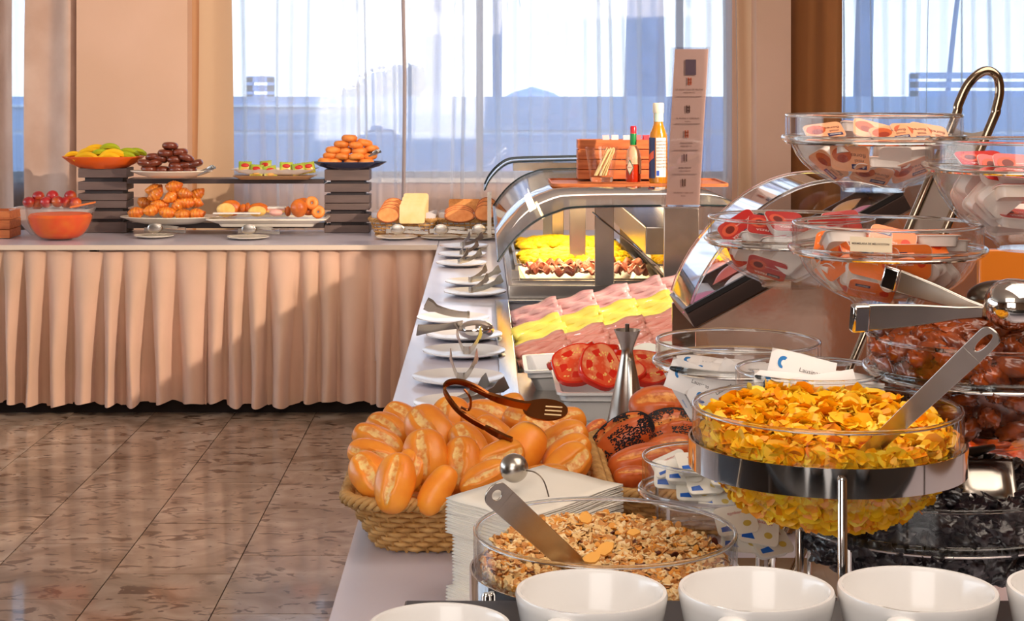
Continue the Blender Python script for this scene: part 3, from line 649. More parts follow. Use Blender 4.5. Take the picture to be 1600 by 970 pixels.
# orange dish + bananas
def dish(name, px, py_top, halfpx, hpx, d, mat, label, sy=.6, cat='dish', rim=.004, foot=.55):
    r = halfpx/2050*d; h = hpx/2050*d; z = 1.53-(py_top-140)/2050*d-h
    t = build(M().lathe([(0, .004), (r*foot, .004), (r*.8, h*.55), (r, h), (r*1.0, h-rim), (r*.8, h*.4), (r*foot, 0), (0, 0)], 48, sy=sy), name, mat, loc=(X(px, d), d*K, z)); return tag(t, label, cat)
dish('fruit_dish', 161, 244, 64, 19, 6.72, pm('orange_ceramic', (226, 96, 24), .3, coat=.4), 'wide orange dish holding bananas on the left riser', .55)
def banana_mesh(seed):
    m = M(); pts = []; rad = []
    for k in range(13):
        s = k/12; a = (s-.5)*1.5; pts.append((.095*math.sin(a)*1.0, 0, .09*(1-math.cos(a))*-1)); rad.append(.021*math.sin(PI*min(1, max(.06, s*.98+.01)))**.45)
    m.tube(pts, rad, 7); return m
yel = pm('banana_yellow', (250, 196, 20), .45, col2=(226, 170, 20), scale=10, rand=.1); grn = pm('banana_green', (150, 176, 20), .45, col2=(190, 190, 30), scale=10, rand=.1)
bY = Proto(tag(build(banana_mesh(1), 'banana', yel), 'x', 'banana')); bG = Proto(tag(build(banana_mesh(1), 'banana', grn), 'x', 'banana'))
for (px, py, ang, g, s, lb, dd) in ((115, 240, 80, 0, .7, 'yellow banana at the left end of the orange dish', 0), (140, 236, 70, 0, 1, 'yellow banana second from the left in the dish', 0), (150, 231, 60, 0, 1, 'yellow banana sloping up left of the top green one', .04), (172, 228, 115, 1, .8, 'green banana on top of the banana heap', .02), (158, 237, 95, 1, .8, 'green banana in the middle of the heap', -.04), (176, 238, 70, 0, 1, 'yellow banana in front of the right green bananas', -.05), (200, 236, 110, 1, .9, 'green banana second from the right', 0), (212, 236, 115, 1, .9, 'green banana at the right end of the orange dish', .03), (196, 241, 100, 1, .8, 'green banana low on the right, near the rim', -.04), (135, 243, 92, 0, 1, 'yellow banana low along the front rim at left', -.06), (170, 244, 92, 0, 1, 'yellow banana low along the front rim, in the middle', -.06)):
    d = 6.72+dd; (bG if g else bY).put(lb, mat=img_orient(P(px, py, d), ang, (0, -.25, 1), s) , group='bananas in the orange dish')
# plates for donuts
def donut_mesh(R_, r_):
    m = M(); v = []; f = []; nu, nv = 24, 12
    for i in range(nu):
        for j in range(nv):
            a = 2*PI*i/nu; b = 2*PI*j/nv; v.append(((R_+r_*math.cos(b))*math.cos(a), (R_+r_*math.cos(b))*math.sin(a), r_*.92*math.sin(b)))
    for i in range(nu):
        for j in range(nv): f.append((i*nv+j, ((i+1) % nu)*nv+j, ((i+1) % nu)*nv+(j+1) % nv, i*nv+(j+1) % nv))
    return m.add(v, f)
choc = pm('chocolate_glaze', (122, 56, 34), .3, coat=.5, col2=(104, 44, 26), scale=12, rand=.12); plain = pm('fried_dough', (242, 154, 72), .45, col2=(222, 122, 46), scale=14, rand=.12, bump=.1)
dC = Proto(tag(build(donut_mesh(.022, .0195), 'doughnut', choc), 'x', 'doughnut')); dP = Proto(tag(build(donut_mesh(.022, .0195), 'doughnut', plain), 'x', 'doughnut'))
def pile(pr, rows, d0, kind, group, names):
    for (row, nm) in zip(rows, names):
        for i, (px, py, tl) in enumerate(row):
            d = d0+R.uniform(-.015, .015)
            pr.put('%s doughnut, %s from the left in the %s of its pile' % (kind, ORD[i], nm) if len(row) > 1 else '%s doughnut alone at the %s of its pile' % (kind, nm), mat=Matrix.Translation(P(px, py, d)) @ Euler((R.uniform(-.1, .1), tl, R.uniform(0, 3))).to_matrix().to_4x4(), group=group)
pile(dC, [[(233, 264, 0), (254, 265, 0), (276, 265, 0), (295, 266, 0)], [(227, 255, .2), (241, 255, .2), (276, 259, 0), (291, 257, -.1), (305, 256, -.3)], [(240, 246, .25), (250, 248, .3), (273, 249, 0), (291, 247, .4)], [(259, 239, 0), (281, 238, .15)], [(266, 228, .15)]], 6.6, 'chocolate glazed', 'chocolate doughnuts on the white platter', ['bottom row', 'second row', 'third row', 'fourth row', 'top'])
pile(dP, [[(509, 252, 0), (522, 253, .1), (550, 253, 0), (572, 253, 0)], [(517, 243, 0), (535, 245, .1), (557, 245, .15), (577, 244, 0)], [(521, 234, 0), (539, 235, 0), (562, 236, 0), (580, 233, .2)], [(534, 225, 0), (557, 226, 0), (570, 223, .2)], [(546, 216, 0)]], 6.7, 'plain golden', 'plain doughnuts on the dark plate', ['bottom row', 'second row', 'third row', 'fourth row', 'top'])
dish('platter', 268, 266, 64, 11, 6.6, cream, 'white platter under the chocolate doughnuts, at the left end of the shelf', .6, 'platter')
dish('plate', 546, 252, 58, 13, 6.72, pm('dark_ceramic', (46, 52, 78), .25, coat=.5), 'dark blue plate under the plain doughnuts on the right riser', .55, 'plate', foot=.5)
dish('platter', 266, 337, 78, 12, 6.62, cream, 'large oval white platter under the croissants', .6, 'platter')
# croissants
crm = pm('croissant_crust', (244, 154, 52), .4, col2=(200, 94, 24), scale=34, coat=.25, rand=.12, bump=.15)
def croissant(seed, ln=.095):
    m = M(); pts = []; rad = []; rr = random.Random(seed); N = 33
    for k in range(N):
        s = k/(N-1); a = (s-.5)*rr.choice((1.6, 1.6)); pts.append((ln*.62*math.sin(a)*1.15, -.05*math.cos(a)+.04, 0))
        e = math.sin(PI*min(.985, max(.015, s)))**.75; seg = (s*7) % 1; rad.append(.033*e*(.88+.14*(1-abs(2*seg-1))))
    m.tube(pts, rad, 14, up=(0, 0, 1)); return m
cP = [Proto(tag(build(croissant(i), 'croissant', crm, ang=60), 'x', 'croissant')) for i in range(3)]
cr_l = [(213, 330, 90, 'at the left end of the pile'), (236, 326, 60, 'low in front, left of centre'), (262, 330, 95, 'pale one low at the front'), (286, 333, 75, 'front row, right of the pale one'), (308, 332, 100, 'at the right end of the pile'), (228, 315, 120, 'dark one behind the left end'), (242, 302, 45, 'large one sloping on the upper left'), (266, 305, 40, 'large one sloping in the middle'), (292, 314, 110, 'right half, second row'), (272, 289, 90, 'topmost of the pile'), (289, 300, 115, 'just right of the top one'), (306, 312, 130, 'dark one on the right flank'), (250, 318, 85, 'small one under the two sloping ones'), (277, 318, 30, 'in the centre gap'), (306, 302, 60, 'behind the right flank'), (240, 294, 60, 'behind the upper left')]
for i, (px, py, an, lb) in enumerate(cr_l):
    d = 6.6+(.05 if 'behind' in lb or 'flank' in lb else (-.03 if 'low' in lb or 'front' in lb or 'end' in lb else 0))
    cP[i % 3].put('golden croissant, '+lb, mat=img_orient(P(px, py, d), an, (R.uniform(-.3, .3), -.8, .55), .95), group='croissants on the oval platter')
# pastry platter
pt = thing('pastry_platter', 'rectangular two stepped white platter of pastries between the risers', 'platter', (X(420, 6.6), 6.6*K, zt(352, 6.6)))
def slab(w0, w1, h0, h1, z0, z1, r=.02):
    a = rrect(w0, h0, r); b = rrect(w1, h1, r); n = len(a); return M().add([(x, y, z0) for x, y in a]+[(x, y, z1) for x, y in b], [tuple(range(n))[::-1], tuple(range(n, 2*n))]+[(i, (i+1) % n, n+(i+1) % n, n+i) for i in range(n)])
build(slab(.46, .48, .18, .2, 0, .016), 'platter_foot', cream, pt); build(slab(.50, .59, .21, .27, .017, .035), 'platter_top', cream, pt); build(M().frame(rrect(.6, .28, .03), rrect(.57, .25, .02), .035, .043), 'platter_rim', cream, pt)
bun = pm('bun_crust', (232, 128, 36), .4, col2=(190, 90, 26), scale=14, coat=.3, rand=.12); bunp = pm('bun_pale', (250, 214, 130), .6, col2=(236, 180, 90), scale=20); hamc = pm('ham_pink', (236, 176, 160), .5)
def ov(c, r, name, mat, label, cat, rot=None): return tag(build(M().ball((0, 0, 0), r, 20, 12, lambda d: 1+.05*noise.noise(d*2+Vector(c))), name, mat, loc=c, rot=rot), label, cat)
ov(P(353, 328, 6.5), (.047, .03, .035), 'sweet_bun', bunp, 'cut golden bun with pale face, leftmost on the pastry platter', 'pastry')
ov(P(361, 325, 6.6), (.055, .035, .042), 'sweet_bun', bun, 'brown bun behind the cut bun at the platter left end', 'pastry')
for px, py, lb in ((379, 326, 'small dark twisted pastry left of the filled roll'), (386, 324, 'small dark twisted pastry touching the filled roll')): ov(P(px, py, 6.58), (.014, .03, .025), 'twisted_pastry', bun, lb, 'pastry', (.3, .3, .4))
ov(P(402, 330, 6.5), (.046, .03, .026), 'filled_roll', bunp, 'filled roll with pale cut face in the middle left of the platter', 'pastry'); ov(P(404, 326, 6.58), (.052, .035, .03), 'filled_roll', bun, 'brown roll behind the pale filled roll', 'pastry')
ov(P(431, 332, 6.48), (.034, .03, .018), 'ham_roll', hamc, 'pink ham roll lying in front of the flat sandwich', 'pastry')
sw = thing('sandwich', 'flat pale sandwich in the middle of the pastry platter', 'sandwich', P(432, 327, 6.6))
build(M().box(-.046, .046, -.04, .04, -.014, -.002), 'bread_slice', bunp, sw, bevel=.004); build(M().box(-.046, .046, -.04, .04, .004, .014), 'bread_slice', white, sw, bevel=.004); build(M().box(-.047, .047, -.041, .041, -.002, .004), 'ham_filling', hamc, sw)
ov(P(450, 330, 6.58), (.016, .03, .026), 'small_pastry', bun, 'small upright pastry between the sandwich and the big bun', 'pastry')
ov(P(467, 325, 6.5), (.042, .04, .046), 'sweet_bun', bun, 'big round orange brown bun near the platter right end', 'pastry'); ov(P(474, 318, 6.6), (.04, .035, .03), 'sweet_bun', bun, 'dark bun behind the big round bun', 'pastry')
for px, py, lb in ((487, 317, 'golden ring pastry standing on top at the platter right end'), (497, 331, 'golden ring pastry lowest at the platter right end')):
    o = build(donut_mesh(.02, .014), 'ring_pastry', plain, loc=P(px, py, 6.52), rot=(1.3, .3, 0)); tag(o, lb, 'pastry')
for px, py, lb in ((482, 329, 'spiral roll under the ring pastry'),): ov(P(px, py, 6.55), (.036, .03, .024), 'spiral_roll', bun, lb, 'pastry')
tag(build(M().box(-.13, .1, -.02, .02, 0, .006), 'paper_doily', white, loc=P(375, 334, 6.45)), 'white lace paper strip along the platter front', 'paper')
# packet tray
ptt = thing('paper_lined_tray', 'small tray lined with white paper holding wrapped snacks on the shelf', 'tray', (X(430, 6.65), 6.65*K, zt(283)+.0125))
build(slab(.34, .42, .12, .16, 0, .02), 'tray_base', pm('tan_tray', (190, 150, 110), .5), ptt)
def pap(u, v):
    x = (u-.5)*.43; y = (v-.5)*.19; e = max(abs(u-.5), abs(v-.5))*2; return (x, y, .0225+.03*max(0, e-.55)/.45+.006*math.sin(u*40)*max(0, e-.6))
build(M().grid(pap, 40, 16), 'paper_liner', white, ptt)
pk = pm('wrapper_green', (120, 170, 40), .3, col2=(226, 200, 90), scale=14, coat=.5, rand=.15)
def packet():
    m = M(); 
    def fn(s): return lambda u, v: ((u-.5)*.066, s*.014*(math.sin(PI*u)*math.sin(PI*v))**.5, (v-.5)*.06+.003*math.sin(u*50)*(abs(v-.5) > .45))
    m.grid(fn(1), 14, 12); m.grid(fn(-1), 14, 12); return m
po = thing('snack_packet', 'x', 'snack packet'); build(packet(), 'wrapper', pk, po); build(M().ball((0, -.012, .006), (.02, .006, .011), 12, 8), 'red_mark', pm('packet_red', (196, 40, 30), .4), po); build(M().ball((0, -.011, -.016), (.018, .006, .010), 12, 8), 'cake_print', pm('packet_tan', (226, 170, 90), .5), po)
pP = Proto(po)
for i, (px, py, dd, lb) in enumerate(((383, 261, 0, 'leftmost wrapped snack packet on the tray'), (415, 260, .05, 'wrapped snack packet in the back between the second and third'), (401, 266, -.02, 'wrapped snack packet second from the left in front'), (422, 268, -.02, 'small wrapped snack packet sunk low in the paper'), (447, 262, 0, 'green wrapped snack packet right of centre'), (467, 264, -.01, 'wrapped snack packet second from the right'), (482, 262, .04, 'rightmost green wrapped snack packet'))):
    pP.put(lb, mat=Matrix.Translation(P(px, py, 6.63+dd)) @ Euler((-.3, R.uniform(-.15, .15), R.uniform(-.3, .3))).to_matrix().to_4x4(), group='wrapped snacks on the shelf tray')
# frosted bowl with orange fruit pulp
fb = thing('frosted_bowl', 'translucent frosted bowl of bright orange fruit pulp at the table left', 'bowl', (X(94, 6.4), 6.4*K, .8015)); rb_ = 53/2050*6.4
def bowlprof(r, h, foot=.4, t=.004):
    o = [(0, 0), (r*foot, 0)]+[(r*(foot+(1-foot)*math.sin(PI/2*k/8)**.85), h*(1-math.cos(PI/2*k/8))**.9) for k in range(1, 9)]
    i = [(max(0, a-t), b+t*.6) for a, b in o[::-1]]; i[0] = (o[-1][0]-t, h); return o+i+[(0, t)]
build(M().lathe(bowlprof(rb_, .165), 48), 'bowl_body', frosted, fb)
pulp = pm('orange_pulp', (255, 122, 6), .4, col2=(250, 92, 4), scale=16, bump=.2)
build(M().lathe([(0, .004)]+[(r*.965, z+.004) for r, z in bowlprof(rb_, .165)[1:9] if z < .122]+[(rb_*.86, .124), (0, .128)], 48), 'fruit_pulp', pulp, fb)
build(M().box(-.03, .09, -.02, .02, -.008, .0, Matrix.Translation((.08, 0, .165)) @ Matrix.Rotation(-.2, 4, 'Y')), 'orange_spoon', pm('orange_plastic', (240, 130, 60), .4), fb)
sb = thing('square_bowl', 'white slant sided bowl of plums behind the frosted bowl', 'bowl', (X(84, 6.66), 6.66*K, .8015))
h = .13; a = rrect(.22, .14, .03); b = rrect(.42, .24, .03); a2 = rrect(.20, .12, .03); b2 = rrect(.40, .22, .03); n = len(a)
v = [(x, y, 0) for x, y in a]+[(x, y, h) for x, y in b]+[(x, y, h) for x, y in b2]+[(x, y, .01) for x, y in a2]
build(M().add(v, [(r*n+i, r*n+(i+1) % n, (r+1)*n+(i+1) % n, (r+1)*n+i) for r in range(3) for i in range(n)]+[tuple(range(n))[::-1], tuple(range(3*n, 4*n))]), 'bowl_body', porc, sb)
plum = pm('plum_skin', (170, 36, 40), .35, col2=(232, 120, 40), scale=9, coat=.4, rand=.2, lo=.45, hi=.7)
plP2 = Proto(tag(build(M().ball((0, 0, 0), (.031, .031, .029), 20, 14), 'plum', plum), 'x', 'plum'))
for px, py, dd, lb in ((45, 316, 0, 'leftmost'), (60, 307, .03, 'second from the left in the top row'), (82, 306, .03, 'third from the left in the top row'), (90, 315, -.03, 'darkest, low in the middle'), (110, 306, .03, 'rightmost in the top row, dark red'), (118, 317, -.02, 'lowest at the right rim'), (72, 316, -.02, 'low between the left pair'), (103, 316, 0, 'behind the dark middle one'), (58, 319, .02, 'low behind the left rim')):
    plP2.put('red orange plum, '+lb, loc=P(px, py, 6.66+dd), rz=R.uniform(0, 6), group='plums in the white bowl')
wb = thing('wooden_crate', 'small orange wooden crate at the far left end of the table', 'crate', (X(-14, 6.5), 6.5*K, .8015))
for k in range(3):
    for y in (-.1, .09): build(M().box(-.12, .12, y, y+.01, .002+k*.045, .043+k*.045), 'slat', woodm, wb)
    for x in (-.12, .11): build(M().box(x, x+.01, -.088, .088, .002+k*.045, .043+k*.045), 'slat', woodm, wb)
build(M().box(-.108, .108, -.088, .088, .002, .01), 'crate_bottom', woodm, wb)
# saucers with serving tongs on rear table
sP = Proto(tag(build(plate_mesh(.1, .014), 'saucer_plate', cream), 'x', 'plate'))
tg2 = M().strip([(.09, 0, .03), (.04, .0, .035), (.0, .004, .03), (-.02, .012, .026)], [.012, .012, .02, .05], .002, (0, .3, 1)); tg2.strip([(.12, 0, .01), (.12, 0, .03), (.085, 0, .032)], .014, .002, (0, 1, 0)); tg2.strip([(.12, .012, .012), (.03, .016, .018), (-.06, .02, .02)], [.012, .014, .02], .002, (0, 0, 1)); tg2.ball((-.01, -.012, .03), (.03, .003, .022), 16, 10); tg2.ball((-.01, .022, .028), (.03, .003, .02), 16, 10)
t2P = Proto(tag(build(tg2, 'serving_tongs', steel), 'x', 'tongs'))
for px, py, hw, lb in ((241, 369, 31, 'in front of the croissant platter'), (388, 371, 33, 'in front of the pastry platter'), (620, 371, 33, 'in front of the left bread basket'), (688, 371, 31, 'in front of the gap between the bread baskets'), (748, 371, 30, 'in front of the right bread basket')):
    d = .722*2050/(py-140); r = hw/2050*d; p = P(px, py, d)
    sP.put('small cream saucer '+lb, mat=Matrix.Translation((p.x, p.y, .8015)) @ Matrix.Diagonal((r/.1, r/.1, 1, 1)), group='saucers along the rear table edge')
    t2P.put('steel serving tongs on the saucer '+lb, mat=Matrix.Translation((p.x+.015, p.y, .815)) @ Matrix.Diagonal((1.15, 1.15, 1.15, 1)), group='tongs along the rear table edge')
for px, py, lb in ((330, 268, 'small steel tongs on the chocolate doughnut platter'), (588, 243, 'small steel tongs on the dark doughnut plate')):
    t2P.put(lb, mat=Matrix.Translation(P(px, py, 6.68 if px > 400 else 6.55)) @ Matrix.Rotation(-.35, 4, 'Y') @ Matrix.Rotation(2.9, 4, 'Z') @ Matrix.Diagonal((.6, .6, .6, 1)))
# wicker baskets
wick = pm('wicker', (214, 168, 104), .6, col2=(186, 136, 74), scale=30, rand=.08)
def rr_point(w, h, r, s):
    # s in 0..1 around a rounded rectangle, returns point and outward normal
    a, b = w-2*r, h-2*r; Lt = 2*a+2*b+2*PI*r; q = (s % 1)*Lt
    for (ln, kind, k) in ((a, 0, 0), (PI*r/2, 1, 0), (b, 0, 1), (PI*r/2, 1, 1), (a, 0, 2), (PI*r/2, 1, 2), (b, 0, 3), (PI*r/2, 1, 3)):
        if q <= ln: break
        q -= ln
    base = [(-a/2, -h/2, 1, 0, 0, -1), (w/2, -b/2, 0, 1, 1, 0), (a/2, h/2, -1, 0, 0, 1), (-w/2, b/2, 0, -1, -1, 0)][k]
    if kind == 0: return base[0]+base[2]*q, base[1]+base[3]*q, base[4], base[5]
    c = [(a/2, -b/2, -90), (a/2, b/2, 0), (-a/2, b/2, 90), (-a/2, -b/2, 180)][k]; an = math.radians(c[2])+q/r
    return c[0]+r*math.cos(an), c[1]+r*math.sin(an), math.cos(an), math.sin(an)
def basket(loc, w, dpt, h, label, group=None, levels=8, stakes=60, flare=.86, sr=.0034, rz=0, rimr=.009, segs=300):
    t = thing('wicker_basket', label, 'basket', loc, rz, group)
    def ring(z, off=0): k = flare+(1-flare)*z/h; return w*k+off*2, dpt*k+off*2
    for l in range(levels):
        z = .006+(h-.016)*l/(levels-1); ww, hh = ring(z); pts = []
        for i in range(segs):
            s = i/segs; x, y, nx, ny = rr_point(ww, hh, .06, s); o = .0042*math.sin(2*PI*s*stakes/2+PI*(l % 2)); pts.append((x+nx*o, y+ny*o, z))
        build(M().tube(pts, sr, 5, True, up=(0, 0, 1)), 'strand', wick, t, ang=80)
    m = M()
    for i in range(stakes):
        x, y, *_ = rr_point(*ring(0), .06, (i+.5)/stakes); x2, y2, *_ = rr_point(*ring(h), .06, (i+.5)/stakes); m.tube([(x, y, 0), (x2, y2, h)], .0028, 5)
    tag(build(m, 'stakes', wick, t), kind='stuff')
    for q in range(3):
        pts = []
        for i in range(segs):
            s = i/segs; x, y, nx, ny = rr_point(*ring(h), .06, s); a = 2*PI*s*(stakes/1.6)+q*2*PI/3; pts.append((x+nx*rimr*math.cos(a)*.9+nx*.004, y+ny*rimr*math.cos(a)*.9+ny*.004, h+rimr*.8*math.sin(a)))
        build(M().tube(pts, rimr*.62, 5, True, up=(0, 0, 1)), 'rim_strand', wick, t, ang=80)
    build(slab(w*flare-.01, w*flare-.01, dpt*flare-.01, dpt*flare-.01, 0, .005, .05), 'basket_base', wick, t)
    return t
wl_ = pm('wrap_film', (226, 222, 224), .3)
for k, (px, lb) in enumerate(((632, 'wicker bread basket next to the right riser tower'), (736, 'wicker bread basket partly behind the glass guard'))):
    d = 6.58; loc = (X(px, d), d*K, .8015); b = basket(loc, .335, .24, .085, lb, 'bread baskets at the back', 5, 36, .82, .005, rimr=.006, segs=150)
    def lin(u, v, w=.31, h_=.21): s = u; x, y, nx, ny = rr_point(w*(.95+.1*v), h_*(.95+.1*v), .05, s); return (x, y, .03+v*.085+.006*math.sin(s*60))
    build(M().grid(lin, 80, 3), 'cloth_liner', wl_, b)
brs = pm('bread_brown', (190, 106, 54), .6, col2=(160, 80, 36), scale=16); brc = pm('bread_crumb', (240, 156, 90), .7, col2=(226, 134, 70), scale=40)
tst = pm('toast_pale', (250, 214, 160), .7, col2=(250, 196, 130), scale=12); cst = pm('crispbread', (224, 156, 90), .8, col2=(206, 134, 70), scale=60, bump=.3)
def sl(shape, w, h, t, crumb, crust, loc, rot, label):
    th = thing('bread_slice', label, 'bread', loc); th.rotation_euler = rot
    poly = rrect(w, h, min(w, h)*.12) if shape == 'sq' else [(w/2*math.cos(a)*1.0, h*(.5*math.sin(a) if math.sin(a) > 0 else .42*math.sin(a))) for a in [2*PI*i/24 for i in range(24)]]
    mx_ = Matrix.Rotation(PI/2, 4, 'X')
    build(M().prism(poly, -t/2, t/2, mx_), 'crust', crust, th); build(M().prism([(x*.9, y*.9) for x, y in poly], -t/2-.0008, t/2+.0008, mx_), 'crumb', crumb, th); return th
for i in range(4): sl('ov', .11, .085, .012, brc, brs, P(606+i*3, 337-i*5, 6.45+i*.045), (-.35, 0, .15), 'brown loaf slice, %s from the front in the left bread basket' % ORD[i])
for i in range(4): sl('sq', .125, .10+.01*(i > 1), .013, tst, tst, P(644+i*2, 334-i*5, 6.46+i*.04), (-.3, 0, 0), 'square pale toast slice, %s from the front in the left bread basket' % ORD[i])
for i in range(3): sl('ov', .15, .075, .013, brc, brs, P(718, 338-i*3, 6.47+i*.03), (-.35, 0, 0), 'wide oval loaf slice, %s from the front in the right bread basket' % ORD[i])
for i in range(3): sl('sq', .16, .085, .014, cst, cst, P(726, 326-i*1, 6.58+i*.02), (-.4, 0, 0), 'rough square brown bread slice, %s from the front behind the oval slices' % ORD[i])
for i in range(3): sl('ov', .10, .09, .013, brc, brs, P(757+i*2, 334-i*6, 6.47+i*.045), (-.35, 0, 0), 'rounded brown slice, %s from the front beside the glass guard' % ORD[i])
# ================= COLD WELL CONTENTS =================
def PY(px, py, Y): return P(px, py, Y/K)
hamm = pm('ham_slice', (200, 142, 142), .45, col2=(220, 172, 166), scale=12, stretch=(1, 8, 8), rand=.08, coat=.2)
chem = pm('cheese_slice', (255, 236, 110), .4, col2=(250, 226, 86), scale=8, rand=.05, coat=.2)
salm = pm('cured_ham_slice', (226, 136, 116), .4, col2=(236, 170, 150), scale=16, stretch=(1, 8, 8), rand=.08, coat=.2)
rr = random.Random(4)
def slicep(seed, mat, name):
    ps = []
    for s in range(3):
        m = M()
        for l in range(9):
            oy = -.052+l*.0125; zz = .004+l*.0042
            def f(u, v, l=l, s=s): return ((u-.5)*.15+.006*math.sin(l*2.3+s), oy+v*.03+.003*math.sin(u*9+l*2.4+s), zz+.013*math.sin(PI*min(1, v*1.15))+.004*math.sin(u*12+l*2+s)+.03*v*.2)
            m.grid(f, 10, 5)
        o = build(m, name, mat); so = o.modifiers.new('solid', 'SOLIDIFY'); so.thickness = .003; ps.append(Proto(tag(o, 'x', name.split('_')[0]+' slice')))
    return ps
tr = thing('deli_tray', 'long blue edged deli tray tilted up to the right holding ham and cheese rows', 'tray', (.56, 4.88, .82)); TM = Matrix.Translation((0, 0, 0)) @ Matrix.Rotation(-.19, 4, 'Y')
tr.rotation_euler = (0, -.19, 0)
build(M().box(-.46, .5, -.42, .42, -.012, -.004), 'tray_plate', pm('tray_blue', (96, 130, 176), .35), tr)
m = M()
for k in range(30): m.ball((-.46, -.40+k*.0275, .0), (.008, .012, .010), 8, 6)
build(m, 'scalloped_edge', pm('tray_blue', (96, 130, 176)), tr)
for (mat, nm, dy, dz, adj, rx) in ((hamm, 'ham_slice', .25, .035, 'pink ham', .55), (chem, 'cheese_slice', .0, .022, 'yellow cheese', .5), (salm, 'cured_ham_slice', -.24, .01, 'darker cured ham', .42)):
    ps = slicep(1, mat, nm)
    for i in range(8):
        c = Matrix.Translation((.56, 4.88, .82)) @ Matrix.Rotation(-.19, 4, 'Y') @ Matrix.Translation((-.38+i*.11, dy, dz+.0015*i)) @ Euler((rx, -.13, rr.uniform(-.10, .10))).to_matrix().to_4x4()
        ps[i % 3].put('folded %s slices, %s from the left in their row' % (adj, ORD[i]), mat=c @ Matrix.Diagonal((1, 1.35, .75, 1)), group='%s row on the deli tray' % adj)
wpan = porc
pan(.105, .86, 4.16, 4.42, .845, .062, 'white_pan', 'long white pan of mozzarella behind the tomatoes', wpan, tilt=.05)
pan(.165, .72, 3.72, 4.10, .852, .075, 'white_pan', 'white pan filled with tomato slices in front of the cold well', wpan)
moz = pm('mozzarella', (246, 242, 226), .35, coat=.3, rand=.04)
mo = Proto(tag(build(M().lathe([(0, 0), (.036, 0), (.041, .006), (.036, .012), (0, .013)], 24, sx=1.1), 'mozzarella_slice', moz), 'x', 'cheese'))
for i in range(9): mo.put('white mozzarella slice in the long white pan, %s from the left' % ORD[i], mat=Matrix.Translation((.22+i*.065, 4.29, .835+.003*i)) @ Euler((.5+rr.uniform(-.2, .2), rr.uniform(-.4, .2), 0)).to_matrix().to_4x4(), group='mozzarella slices')
def tomato_face():
    m = pm('tomato_flesh', (236, 84, 44), .2, coat=.6, col2=(250, 160, 110), scale=34, lo=.45, hi=.62); return m
tsk = pm('tomato_skin', (226, 40, 18), .2, coat=.7)
def tomato_slice():
    t = thing('tomato_slice', 'x', 'tomato'); r = .058
    def w(a): return 1+.05*math.cos(3*a)+.03*math.cos(5*a+1)
    pr_ = [(r, -.008), (r*1.03, 0), (r, .008)]
    v = []; n = 32
    for q, z in pr_: v += [(q*w(2*PI*i/n)*math.cos(2*PI*i/n), q*w(2*PI*i/n)*math.sin(2*PI*i/n)*.85, z) for i in range(n)]
    f = [(j*n+i, j*n+(i+1) % n, (j+1)*n+(i+1) % n, (j+1)*n+i) for j in range(2) for i in range(n)]+[tuple(range(n))[::-1], tuple(range(2*n, 3*n))]
    build(M().add(v, f), 'skin', tsk, t)
    m = M()
    n2 = 40; v = [(0, 0, .0095)]+[((r*.93)*w(2*PI*i/n2)*math.cos(2*PI*i/n2)*k, (r*.93)*w(2*PI*i/n2)*math.sin(2*PI*i/n2)*.85*k, .0088-.0015*(1 if k == .6 and i % 8 in (2, 3, 4, 5) else 0)) for k in (.3, .6, 1) for i in range(n2)]
    f = [(0, 1+i, 1+(i+1) % n2) for i in range(n2)]+[(1+j*n2+i, 1+(j+1)*n2+i, 1+(j+1)*n2+(i+1) % n2, 1+j*n2+(i+1) % n2) for j in range(2) for i in range(n2)]
    build(m.add(v, f), 'flesh', tomato_face(), t)
    m = M()
    for s in range(5):
        for q in range(7):
            a = 2*PI*s/5+rr.uniform(-.35, .35); k = rr.uniform(.4, .8)*r; m.ball((k*math.cos(a), k*math.sin(a)*.85, .009), (.003, .002, .0012), 6, 4)
    tag(build(m, 'seeds', pm('tomato_seed', (250, 200, 110), .4), t), kind='stuff'); return t
tP = Proto(tomato_slice())
for px, py, Y, nrm, an, lb in ((902, 569, 3.84, (-.1, -.75, .65), 60, 'big slice lying against the front left, pale face up'), (890, 556, 3.96, (-.5, .1, 1), 60, 'slice behind the front left one showing its red skin'), (938, 573, 3.80, (.3, -.6, .6), 20, 'small half hidden slice right of the front left one'), (955, 555, 3.92, (0, .25, 1), 80, 'domed red slice in the middle'), (925, 549, 4.0, (-.1, .3, 1), 90, 'slice at the middle back'), (1012, 576, 3.84, (.2, -.6, .8), 80, 'pale slice at the front right by the glass bowl'), (1000, 560, 3.95, (.1, .3, 1), 80, 'red skinned slice right of the oil can'), (1040, 560, 3.95, (0, 0, 1), 90, 'slice at the right end'), (965, 580, 3.82, (0, -.5, .9), 90, 'slice directly behind the oil can')):
    tP.put('tomato '+lb, mat=img_orient(PY(px, py, Y), an, nrm, 1.05), group='tomato slices in the white pan')
# ================= OIL CAN =================
oc = thing('oil_can', 'conical steel oil can with funnel top between the tomatoes and the seeded rolls', 'oil can', (PY(980, 0, 3.40).x, 3.40, .8015))
build(M().lathe([(0, 0), (.050, 0), (.051, .004), (.013, .185), (.0115, .195), (.014, .205), (.0265, .236), (.0275, .238), (.0255, .237), (.012, .207), (0, .2)], 48), 'can_body', steel, oc)
build(M().tube([(0, 0, .2), (0, 0, .25)], .0045, 10), 'stopper', darksteel, oc)
build(M().tube([(.004, -.016, .178), (.004, -.032, .176), (.004, -.046, .15), (.004, -.056, .10), (.004, -.058, .075), (.004, -.044, .065)], .006, 8, flat=1.0), 'handle', steel, oc)
